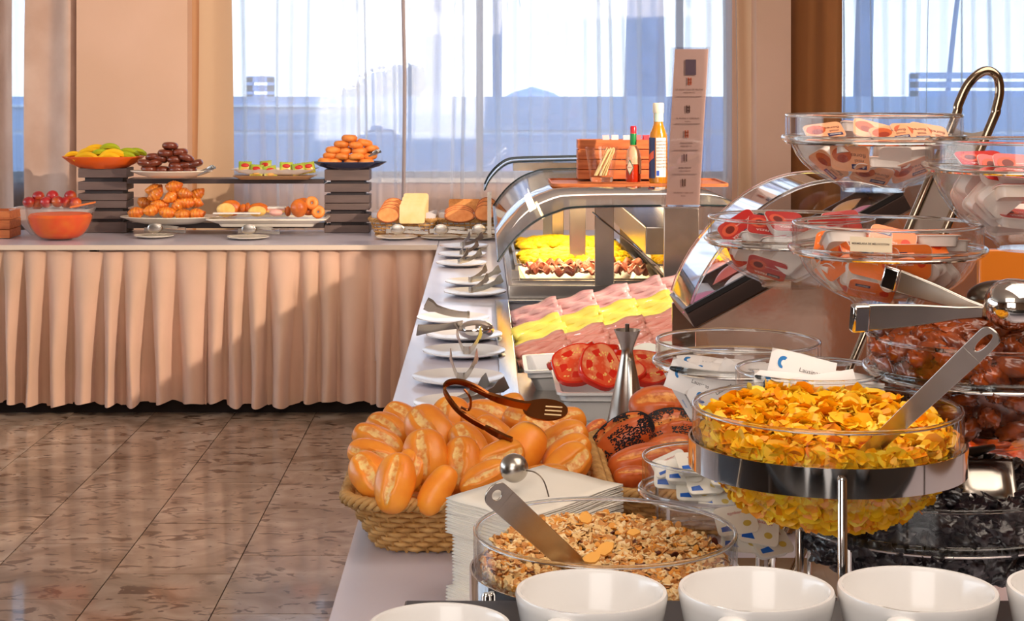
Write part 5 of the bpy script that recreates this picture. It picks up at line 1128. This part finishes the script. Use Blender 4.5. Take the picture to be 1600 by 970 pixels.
H = glass_bowl(1178, 2.05, .075, .90, .865, .806, 'low glass dish of butter portions under the corn flake bowl', 0, .6)
I = glass_bowl(1540, 2.14, .150, 1.214, 1.172, 1.082, 'glass bowl of glossy dates on the right')
J = glass_bowl(1450, 2.13, .180, 1.035, .988, .905, 'wide glass bowl of black prunes at the lower right', .009, .5)
L_ = glass_bowl(1520, 2.60, .085, .985, .96, .90, 'small glass bowl of dried apricots behind the prunes')
gh = 'honey portions in the top bowl'
for px, py, an, lb, n, dp, bk in (
 (1327, 248, 80, 'large upright one facing front', (-.15, -1, -.05), .014, 0), (1290, 262, 135, 'slanted one at the left against the glass', (-.5, -1, -.25), .014, 0), (1362, 275, 105, 'front one at the bottom centre', (0, -1, -.35), .014, 0), (1425, 268, 70, 'bottom right one with orange lid', (.35, -1, -.2), .014, 0),
 (1288, 205, 80, 'flat one at the left of the top layer', (-.1, -.5, .9), .04, .03), (1363, 204, 110, 'on the top layer showing its navy brand mark', (.15, -.6, .8), .05, .03), (1392, 209, 80, 'flat one right of the navy marked one', (-.1, -.5, .9), .03, .02), (1425, 207, 75, 'top layer, second from the right', (.1, -.55, .8), .03, .02), (1455, 209, 90, 'rightmost of the top layer', (.2, -.6, .8), .03, .03), (1340, 197, 90, 'standing tilted at the back of the top layer', (.1, .3, 1), .08, .06)):
    put_pack(A, 'honey', px, py, an, 'honey pack '+lb, n, dp, 1.2, bk, group=gh)
for px, py, an, lb, n in ((1428, 238, 75, 'seen from below at the right', (.1, .6, .5)), (1378, 256, 100, 'seen edge on in the centre', (0, .5, .9)), (1260, 232, 60, 'white side showing at the far left', (.6, .8, 0)), (1395, 240, 90, 'dark seen from below behind the centre', (0, .9, .4)), (1330, 228, 90, 'flat in the middle of the left half', (0, .3, 1))):
    put_pack(A, 'honey', px, py, an, 'honey pack '+lb, n, .04, 1.2, 0, group=gh)
for px, py, an, lb, n, k in ((1500, 292, 40, 'large pale one pressed to the glass at the left', (-.4, .9, .15), 'strawberry'), (1530, 330, 130, 'pale underside low in the middle', (-.2, .9, .3), 'strawberry'), (1585, 300, 90, 'edge on at the right', (0, .3, 1), 'strawberry'), (1590, 345, 80, 'low at the right with red lid edge', (.1, -.2, 1), 'strawberry'), (1560, 268, 90, 'red lid just under the flange', (.2, -.6, .7), 'strawberry'), (1520, 250, 80, 'red lid lying flat on the top left', (0, -.4, 1), 'strawberry'), (1590, 262, 100, 'bright red lid on top at the right', (0, -.6, .8), 'strawberry'), (1480, 320, 60, 'pale one at the left curve of the glass', (-.6, .8, 0), 'peach'), (1560, 370, 85, 'pale one at the bottom', (0, .8, -.5), 'peach'), (1640, 300, 85, 'beyond the picture edge', (0, -.8, .5), 'peach'), (1560, 310, 45, 'pale one in the middle behind', (0, .9, .3), 'peach')):
    put_pack(B, k, px, py, an, 'jam pack in far right bowl, '+lb, n, .03, 1.35, 0, group='jam packs in the far right bowl')
gc = 'jam packs in the left strawberry bowl'
for px, py, an, lb, n in ((1196, 422, 90, 'large red one facing front with FRESA print', (-.15, -1, -.12)), (1148, 395, 70, 'small red edge at the left', (-.5, -.8, .1)), (1138, 355, 60, 'red one in the upper left', (-.4, -.6, .6)), (1195, 352, 110, 'red one lying in the top middle', (0, -.5, .8)), (1228, 345, 70, 'tilted red one right of the top middle', (.2, -.5, .8)), (1300, 360, 80, 'red one behind the paper label bowl', (.1, -.8, .3)), (1330, 352, 80, 'red one at the right end', (.1, -.8, .4))):
    put_pack(C, 'strawberry', px, py, an, 'strawberry jam pack, '+lb, n, .014, 1.3, 0, group=gc)
for px, py, an, lb, n in ((1165, 390, 100, 'lying on its side in the middle left', (0, .6, .8)), (1215, 382, 100, 'lying on its side under the flange', (0, .5, .9)), (1235, 400, 40, 'tilted in the middle', (.3, .9, .3)), (1250, 425, 150, 'low at the right', (.3, .9, 0)), (1180, 370, 90, 'flat under the top layer', (0, .4, .9)), (1270, 380, 60, 'behind the right neighbour bowl', (0, .8, .4)), (1210, 440, 90, 'at the bottom', (0, .3, -1))):
    put_pack(C, 'strawberry', px, py, an, 'white backed jam pack, '+lb, n, .03, 1.3, 0, group=gc)
gd = 'jam packs in the peach bowl'
for px, py, an, lb, n in ((1360, 458, 85, 'large orange one at the bottom front', (-.1, -1, -.3)), (1300, 445, 130, 'slanted orange one at the lower left', (-.5, -1, -.2)), (1395, 378, 115, 'big orange one facing up on top', (0, -.7, .7)), (1345, 390, 80, 'orange one with blushing fruit, left of the big top one', (-.1, -.7, .7)), (1288, 380, 115, 'orange one leaning at the upper left', (-.3, -.5, .8)), (1452, 388, 80, 'orange one on top at the right', (.1, -.5, .8)), (1365, 408, 100, 'orange one just under the flange', (0, -.9, .2)), (1420, 410, 90, 'reddish one under the flange at right', (.1, -.9, .2)), (1298, 405, 60, 'orange one under the flange at left', (-.3, -.9, .1))):
    put_pack(D, 'peach', px, py, an, 'peach jam pack, '+lb, n, .014, 1.3, 0, group=gd)
for px, py, an, lb, n in ((1270, 408, 110, 'upright at the left', (-.6, .8, 0)), (1295, 428, 140, 'slanted in the lower left', (-.3, .8, .3)), (1345, 430, 90, 'wide one in the middle', (0, .8, .5)), (1400, 425, 60, 'behind the tongs handle', (.2, .9, .3)), (1440, 425, 45, 'at the right', (.3, .8, .3)), (1475, 430, 130, 'far right low', (.5, .7, .2)), (1310, 372, 95, 'pale square one behind the paper label', (0, .5, .8)), (1490, 382, 105, 'long edge on one on top at the right', (0, .3, .9)), (1470, 370, 90, 'flat pale one at the back right', (0, .2, 1)), (1420, 450, 90, 'low right', (.2, .7, -.4))):
    put_pack(D, 'peach', px, py, an, 'white backed peach pack, '+lb, n, .03, 1.3, 0, group=gd)
# paper label on bowl D
lx, ly = D['x'], D['y']; t0 = -2.18
lbm = M().grid(lambda u, v: (.1265*math.cos(t0+u*.42), .1265*math.sin(t0+u*.42), .006+v*.019), 10, 1)
pl = thing('paper_label', 'small cream paper label on the collar of the peach bowl', 'label', (lx, ly, D['zb'])); build(lbm, 'label_paper', pm('label_paper', (250, 232, 200), .7), pl)
am = t0+.21; tx = text_mesh('MERMELADA DE MELOCOTON', .0034, ink, .00008); link('lettering', tx, pl, (.1274*math.cos(am), .1274*math.sin(am), .0165), (PI/2, 0, am+PI/2))
gb = 'butter portions in the low dish'
for b, px, py, an, lb, n in ((G, 1037, 722, 60, 'white one leaning at the left', (-.3, -.5, .8)), (G, 1068, 735, 100, 'with blue print near the front', (-.1, -.6, .8)), (G, 1085, 722, 75, 'with blue print at the back', (.1, -.5, .9)), (G, 1045, 742, 95, 'white one at the front', (-.1, -.9, .4)), (G, 1100, 752, 80, 'pale one low in the middle', (.1, -.7, .7)), (G, 1085, 765, 95, 'flat one showing red lettering', (0, -.6, .8)), (G, 1120, 775, 110, 'at the front right under the corn flakes', (0, -.6, .8)), (G, 1140, 745, 110, 'hidden one at the right', (0, -.5, .8)),
        (H, 1150, 812, 80, 'in the lower dish at the left', (-.1, -.7, .7)), (H, 1185, 826, 100, 'in the lower dish with blue corner and red print', (.1, -.8, .6)), (H, 1205, 846, 60, 'in the lower dish at the right', (.2, -.6, .8)), (H, 1160, 838, 100, 'in the lower dish at the front', (-.1, -.8, .6))):
    put_pack(b, 'butter', px, py, an, 'butter portion pack, '+lb, n, .03, 1.1, .01, group=gb)
# sachets
sm = pm('sachet_paper', (246, 240, 236), .5, rand=.04, bump=.05)
def sachet():
    t = thing('sugar_sachet', 'x', 'sachet')
    m = M(); m.grid(lambda u, v: ((u-.5)*.075, (v-.5)*.042, .004*(math.sin(PI*u)*math.sin(PI*v))**.5+.002*math.sin(u*5)), 12, 8); m.grid(lambda u, v: ((u-.5)*.075, (v-.5)*.042, -.003*(math.sin(PI*u)*math.sin(PI*v))**.5+.002*math.sin(u*5)), 12, 8)
    build(m, 'paper', sm, t); bl = pm('sachet_blue', (20, 120, 190), .5)
    build(M().prism([(-.022+.006*math.cos(2*PI*i/16), .004+.008*math.sin(2*PI*i/16)) for i in range(16)], .0045, .0048), 'blue_drop', bl, t)
    build(M().prism([(-.021+.003*math.cos(2*PI*i/16), .003+.004*math.sin(2*PI*i/16)) for i in range(16)], .0049, .0051), 'drop_centre', sm, t)
    link('lettering', text_mesh('Las Lausinas', .0075, ink), t, (.004, -.001, .0055)); link('lettering', text_mesh('azucar', .005, bl), t, (.012, -.011, .005)); return t
sP2 = Proto(sachet())
for px, py, Y, an, n, lb in ((1252, 580, 2.10, 110, (-.1, -.8, .55), 'with blue drop mark sticking up over the dish rim'), (1300, 596, 2.16, 100, (.1, -.5, .85), 'lying right of the one with the blue drop mark'), (1350, 604, 2.12, 85, (.2, -.5, .8), 'at the right end of the small dish'), (1230, 610, 2.08, 95, (0, -.9, .4), 'behind the small dish front glass'), (1290, 612, 2.06, 80, (0, -.9, .4), 'low against the front glass'), (1330, 618, 2.07, 100, (0, -.8, .5), 'low at the right of the small dish')):
    sP2.put('white paper sachet '+lb, mat=img_orient(PY(px, py, Y), an, n, 1.1), group='sachets in the small dish')
for k, (px, py, Y, an, n) in enumerate(((1085, 595, 2.36, 110, (-.3, -.9, .2)), (1120, 612, 2.35, 60, (-.1, -.9, .1)), (1120, 585, 2.38, 95, (0, -.6, .8)), (1160, 580, 2.40, 85, (.1, -.6, .8)), (1160, 600, 2.36, 120, (0, -.9, .2)), (1200, 590, 2.40, 75, (.1, -.7, .5)), (1100, 570, 2.44, 100, (0, -.4, .9)), (1075, 612, 2.40, 140, (-.6, -.7, -.1)))):
    sP2.put('white paper sachet in the farther bowl, %s' % ['at the left behind the glass', 'low in the middle', 'flat in the centre', 'flat right of centre', 'slanted in the lower right', 'far right', 'at the back', 'in the lower left curve'][k], mat=img_orient(PY(px, py, Y), an, n, 1.05), group='sachets in the farther bowl')
# dried fruit
def fruit(seed, a, b, c, amp, mat, name, cat):
    s0 = Vector((seed*7.3, 0, 0)); o = build(M().ball((0, 0, 0), (a, b, c), 24, 14, lambda d: 1+amp*noise.noise(Vector((d.x*1.2, d.y*4, d.z*4))+s0)+amp*.5*noise.noise(Vector((d.x*3, d.y*9, d.z*9))+s0)), name, mat, ang=80)
    return Proto(tag(o, 'x', cat))
dm = pm('date_skin', (166, 74, 24), .22, coat=.8, col2=(84, 30, 12), scale=40, rand=.3, bump=.2, sss=.1); pmn = pm('prune_skin', (34, 22, 28), .28, coat=.8, col2=(14, 10, 16), scale=50, rand=.3, bump=.4); ap = pm('apricot_skin', (240, 104, 20), .35, coat=.4, col2=(214, 70, 10), scale=20, rand=.1)
def heap(b, protos, n, ztop, dome, label, group, seed, rad, sc_=1, wallz=None):
    rr = random.Random(seed)
    for i in range(n):
        k = i/n
        if k < .5:
            a = i*2.399; r = math.sqrt((i+.5)/(n*.5))*(bowl_r(b, ztop)-rad); x, y = r*math.cos(a), r*math.sin(a); z = ztop+dome*(1-(r/b['R'])**2)+rr.uniform(-.004, .006)
        else:
            a = PI+(i-n*.5)*2.399 % PI; a = PI*1.0+((i*.618) % 1)*PI; z = b['z0']+rad+.004+(ztop-b['z0']-rad)*rr.random()**.8; r = max(0, bowl_r(b, z)-rad*1.05); x, y = r*math.cos(a), r*math.sin(a)
        protos[i % len(protos)].put(label[0] if k < .5 else label[1], mat=Matrix.Translation((b['x']+x, b['y']+y, z)) @ Euler((rr.uniform(-.5, .5), rr.uniform(-.5, .5), rr.uniform(0, 6.3))).to_matrix().to_4x4() @ Matrix.Diagonal((sc_,)*3+(1,)), group=group[0] if k < .5 else group[1])
    m = M(); m.lathe(fill_core(b, ztop-rad*.2, None, shrink=rad*1.1), 48, mat=Matrix.Translation((b['x'], b['y'], b['z0'])))
    kd = protos[0].o['category']; tag(build(m, kd+'_mass', protos[0].o.data.materials[0]), 'packed %s mass filling the bowl beneath the top layer of %ss' % (kd, kd), kd, kind='stuff')
fd = [fruit(s, .024, .013, .012, .35, dm, 'date', 'date') for s in range(4)]; fpn = [fruit(s+9, .021, .017, .012, .45, pmn, 'prune', 'prune') for s in range(4)]; fa = [fruit(s+20, .02, .018, .009, .25, ap, 'dried_apricot', 'apricot') for s in range(2)]
heap(I, fd, 120, 1.198, .028, ('glossy brown date on top of the heap under the steel tongs', 'brown date pressed against the glass of the right bowl'), ('dates on top of the heap', 'dates against the glass'), 3, .015, 1.15)
heap(J, fpn, 150, 1.012, .03, ('shiny black prune on top of the heap beside the square scoop', 'black prune pressed against the glass of the wide bowl'), ('prunes on top of the heap', 'prunes against the glass'), 4, .016, 1.15)
heap(L_, fa, 26, .975, .02, ('orange dried apricot on top behind the prunes', 'orange dried apricot inside the small bowl behind the prunes'), ('apricots on top', 'apricots inside'), 5, .014)
# tongs over the dates
def arm(a, b, w0, w1, wdir, par, tm): 
    pts = [a.lerp(b, s) for s in (0, .2, .5, .8, 1)]; build(M().strip(pts, [w0, w0*.97, w0*.8, w1*1.1, w1], .006, wdir, tm), 'arm', steel, par, bevel=.002)
    d_ = (b-a).normalized()
    build(M().strip([a-d_*.004, a+d_*.018], [w0*1.02, w0*1.02], .014, wdir, tm), 'folded_end', chrome, par, bevel=.003)
a0 = PY(1335, 497, 1.98); st = thing('serving_tongs', 'heavy steel serving tongs with big spoon head lying over the dates', 'tongs', tuple(a0)); tm = Matrix.Translation(-a0)
arm(a0, PY(1535, 487, 2.02), .033, .015, (0, -.2, 1), st, tm); arm(PY(1385, 432, 2.12), PY(1545, 488, 2.05), .030, .014, (.2, -.2, 1), st, tm)
cc = PY(1583, 476, 2.03)
build(M().ball(tuple(cc-a0), (.045, .036, .032), 28, 16, lambda d: 1-.25*max(0, -d.x)**2), 'spoon_head', chrome, st); build(M().ball(tuple(PY(1560, 465, 2.12)-a0), (.04, .03, .022), 28, 16), 'back_spoon_head', darksteel, st)
# square scoop on prunes
s0 = PY(1533, 757, 2.03); ss = thing('square_scoop', 'square cornered steel serving scoop lying on the prunes', 'scoop', mat=img_orient(s0, 95, (-.1, -.75, .65)))
def scp(u, v):
    x, y = (u-.5)*.084, (v-.5)*.07; e = min(1, (abs(2*u-1)**4+abs(2*v-1)**4)**.25*1.18); return (x, y, .013*(1-max(0, (e-.45)/.55)**2) if e < 1 else 0)
o = build(M().grid(scp, 20, 20), 'scoop_plate', steel, ss); so = o.modifiers.new('solid', 'SOLIDIFY'); so.thickness = .0015
build(M().tube([PY(1490, 716, 2.15)-Vector((0, 0, 0)), PY(1515, 708, 2.17), PY(1552, 698, 2.2)], [.010, .008, .004], 10, mat=ss.matrix_world.inverted() if False else img_orient(s0, 95, (-.1, -.75, .65)).inverted()), 'black_handle', blackp, ss)
# ---- bowl tree (chrome frame)
YS = 2.46; fs = thing('bowl_tree', 'leaning chrome rack with loop handle that carries the glass bowls', 'rack', (.41, YS, .8015)); tm = Matrix.Translation((-.41, -YS, -.8015))
def S(px, py): return PY(px, py, YS)
A0, B0 = S(1325, 585), S(1369, 585); dA = (S(1490, 190)-A0); k = (A0.z-.806)/dA.z; Ab = A0-dA*k; Bb = B0-dA*k
tube = [Ab, A0, S(1405, 393), S(1488, 195), S(1497, 165), S(1514, 130), S(1538, 111), S(1557, 118), S(1562, 142), S(1556, 172), S(1548, 195), S(1462, 393), B0, Bb]
build(M().tube(cat(tube, 6), .0068, 12, mat=tm), 'tube_frame', pm('bronze_chrome', (176, 156, 134), .12, 1), fs)
pl_ = [(S(1488, 195), S(1548, 195)), (S(1462, 257), S(1521, 257))]
q = [S(1490, 198), S(1505, 206), S(1520, 208), S(1535, 205), S(1546, 198), S(1470, 375), S(1412, 375)]
build(M().add([tuple(p+Vector((0, -.001, 0))) for p in q]+[tuple(p+Vector((0, .001, 0))) for p in q], [tuple(range(7)), tuple(range(7, 14))[::-1]]+[(i, 7+i, 7+(i+1) % 7, (i+1) % 7) for i in range(7)], tm), 'sheet', pm('satin_sheet', (206, 192, 180), .35, .6), fs)
build(M().box(-.03, .22, -.10, .10, .001, .009), 'base_plate', steel, fs, bevel=.002)
def holder(b, zz=None, r=None):
    z = zz or b['zb']-.006; rr_ = (r or b['R'])*.955+.004; c = Vector((b['x'], b['y'], z)); s = (z-A0.z)/(dA.z); ap_ = (A0.lerp(B0, .5))+dA*s; ap_ = Vector((ap_.x, YS, z))
    build(M().tube([(b['x']+rr_*math.cos(2*PI*i/48), b['y']+rr_*math.sin(2*PI*i/48), z) for i in range(48)], .0028, 8, True, up=(0, 0, 1), mat=tm), 'holder_ring', chrome, fs)
    d_ = ap_-c
    if d_.length > rr_: build(M().tube([c+d_.normalized()*rr_, ap_], .004, 8, mat=tm), 'holder_arm', chrome, fs)
for b in (A, B, C, D, E): holder(b)
for b in (Fb, I, J, G, L_):
    t = thing('wire_stand', 'low chrome wire stand under the '+b['o']['label'].split(' with')[0][:60], 'stand', (b['x'], b['y'], .8015)); z = b['zb']-.007 if b is not Fb else b['z0']-.003; rr_ = b['R']*(.95 if b is not Fb else .8)+.004
    tag(t, t['label'] if len(t['label'].split()) <= 16 else ' '.join(t['label'].split()[:15]))
    build(M().tube([(rr_*math.cos(2*PI*i/48), rr_*math.sin(2*PI*i/48), z-.8015) for i in range(48)], .0028, 8, True, up=(0, 0, 1)), 'ring', chrome, t)
    for q in (.6, 2.4, 3.9, 5.5): build(M().tube([(rr_*math.cos(q), rr_*math.sin(q), .001), (rr_*math.cos(q), rr_*math.sin(q), z-.8015)], .003, 8), 'leg', chrome, t)
# ---- roll top display with dome
dd = thing('dome_display', 'tilted roll top display case with clear dome and dark frame behind the jam bowls', 'display case', (.45, 3.68, 1.0)); tm = Matrix.Translation((-.45, -3.68, -1.0))
Bp = P(1073, 490, 2.9); Cp = P(1412, 304, 2.9); u = Vector((Cp.x-Bp.x, 0, Cp.z-Bp.z)); Lu = u.length; u.normalize(); w = Vector((-u.z, 0, u.x)); W_ = .35
fm = Matrix.Identity(4)
for i in range(3): fm[i][0] = u[i]; fm[i][1] = (0, 1, 0)[i]; fm[i][2] = w[i]
fm = tm @ Matrix.Translation((Bp.x, Bp.y, Bp.z)) @ fm
dk = pm('display_frame', (84, 70, 66), .3, .7)
build(M().frame([(0, 0), (Lu, 0), (Lu, W_), (0, W_)], [(.012, .012), (Lu-.012, .012), (Lu-.012, W_-.012), (.012, W_-.012)], -.036, 0, fm), 'base_frame', dk, dd, bevel=.002)
build(M().box(.013, Lu-.013, .013, W_-.013, -.034, -.028, fm), 'base_plate', steel, dd)
arc = [(1078, 484), (1088, 455), (1104, 423), (1128, 388), (1160, 352), (1200, 319), (1245, 295), (1290, 283), (1340, 282), (1385, 292), (1405, 300)]
ap3 = [P(a, b, 2.9) for a, b in arc]; ap3 = cat(ap3, 3); n = len(ap3); domeg = thin_glass('dome_plastic', (.90, .90, .93), 2.6, .03)
v = [(p.x, 3.69, p.z) for p in ap3]+[(p.x, 4.02, p.z) for p in ap3]
build(M().add(v, [(i, i+1, n+i+1, n+i) for i in range(n-1)], tm), 'dome', domeg, dd, ang=80)
for y in (3.685, 4.025): build(M().add([(p.x, y, p.z) for p in ap3], [tuple(range(n))], tm), 'dome_end', domeg, dd); build(M().tube([(p.x, y, p.z) for p in ap3], .004, 8, mat=tm), 'dome_rib', rimglass, dd)
build(M().box(.0, Lu, -.004, .012, .001, .012, fm), 'hinge_rail', blackp, dd)
cols = [((240, 150, 190), 'pink'), ((250, 240, 235), 'white'), ((190, 120, 200), 'violet'), ((250, 220, 120), 'yellow'), ((240, 150, 190), 'rose'), ((220, 230, 245), 'pale blue'), ((236, 120, 110), 'coral'), ((250, 240, 235), 'ivory'), ((190, 120, 200), 'lilac'), ((240, 180, 120), 'orange')]
rr = random.Random(2)
for i, (c, nm) in enumerate(cols):
    mt = Matrix.Translation((.45, 3.68, 1.0)) @ fm @ Matrix.Translation((.05+(i % 5)*.1, .09+.16*(i//5), -.010)) @ Euler((rr.uniform(-.2, .2), rr.uniform(-.2, .2), rr.uniform(-.6, .6))).to_matrix().to_4x4()
    tag(build(M().grid(lambda a, b: ((a-.5)*.085, (b-.5)*.07, .018*(math.sin(PI*a)*math.sin(PI*b))**.5), 10, 8).grid(lambda a, b: ((a-.5)*.085, (b-.5)*.07, -.012*(math.sin(PI*a)*math.sin(PI*b))**.5), 10, 8), 'wrapped_snack', pm('snack_'+nm.replace(' ', '_'), c, .3, coat=.5), mat=mt), '%s wrapped snack inside the domed display, %s row' % (nm, 'front' if i < 5 else 'back'), 'snack', 'snacks in the domed display')
ch2 = pm('mirror_steel', (216, 186, 164), .12, .85, bump=.25, bscale=4)
def xz(px, py): p = P(px, py, 2.84); return p.x, p.z
pg = [xz(1078, 0)[0], 0]
poly = [(.46, .811), (1.25, .811), (1.25, 1.34), (.93, 1.27), (.46, 1.01)]
sp_ = thing('support_panel', 'polished steel panel holding up the tilted domed display', 'panel', (.46, 3.6, .81)); mx_ = Matrix.Translation((-.46, 0, -.81)) @ Matrix.Rotation(PI/2, 4, 'X')
build(M().prism(poly, -.012, 0, mx_), 'front_sheet', ch2, sp_); build(M().prism(poly, -.46, -.448, mx_), 'rear_sheet', ch2, sp_)
for q, (pa, pb) in enumerate((((1195, 466), (1178, 520)), ((1200, 466), (1245, 560)), ((1212, 458), (1262, 520)))): pass
# orange board behind the right bowls
ob = thing('orange_board', 'glossy orange upright board behind the date bowl', 'board', (1.2, 2.95, .8015))
build(M().box(-.32, .5, 0, .02, 0, .445), 'board_face', pm('orange_gloss', (230, 130, 36), .25, coat=.5), ob, bevel=.003); build(M().box(-.32, .5, .02, .12, 0, .01), 'board_foot', steel, ob)
# ---- riser shelf and white cups
rs = thing('riser_shelf', 'low dark shelf carrying the row of white cups at the front', 'shelf', (.5, 1.36, .8015))
build(M().box(-.575, .75, -.24, .238, .226, .2385), 'shelf_top', blackp, rs, bevel=.002)
for x in (-.56, .72):
    for y in (-.22, .20): build(M().box(x-.01, x+.01, y-.01, y+.01, .001, .226), 'leg', darksteel, rs)
def cup(px, Y, R_, label, zr=1.103, ang=-2.0):
    X_ = (px-755)/2600*Y; h = zr-1.0405; t = thing('white_cup', label, 'cup', (X_, Y, 1.0405), 0, 'white porcelain cups on the front shelf')
    def w(a, z):  # slight outward lug towards ang
        da = (a-ang+PI) % (2*PI)-PI; return .0035*math.exp(-(da/.28)**2)*max(0, (z/h-.55)/.45)
    prf = [(0, .003), (R_*.5, .003), (R_*.56, 0), (R_*.62, .0), (R_*.78, h*.18), (R_*.92, h*.5), (R_*.985, h*.85), (R_, h-.003), (R_-.001, h), (R_-.004, h), (R_-.006, h-.004), (R_*.88, h*.5), (R_*.7, h*.18), (R_*.4, .008), (0, .007)]
    n = 72; v = []; f = []
    for r, z in prf:
        for i in range(n):
            a = 2*PI*i/n; r2 = r+(w(a, z) if r > R_*.6 else 0); v.append((r2*math.cos(a), r2*math.sin(a), z))
    for j in range(len(prf)-1):
        for i in range(n): f.append((j*n+i, j*n+(i+1) % n, (j+1)*n+(i+1) % n, (j+1)*n+i))
    build(M().add(v, f), 'cup_body', porc, t, ang=60)
    c = Vector((math.cos(ang), math.sin(ang), 0)); m = M().ball(tuple(c*(R_+.004)+Vector((0, 0, h*.86))), (.013, .009, .005), 16, 10); build(m, 'lug', porc, t)
cup(687, 1.33, .0575, 'leftmost white cup, lower and cut by the picture bottom'); cup(924, 1.42, .0650, 'white cup in front of the muesli bowl'); cup(1181.5, 1.42, .0664, 'white cup left of the chrome rod', 1.105); cup(1433.5, 1.42, .0675, 'white cup right of the chrome rod, under the prunes', 1.105); cup(1698, 1.42, .0660, 'white cup cut by the right picture edge', 1.105)
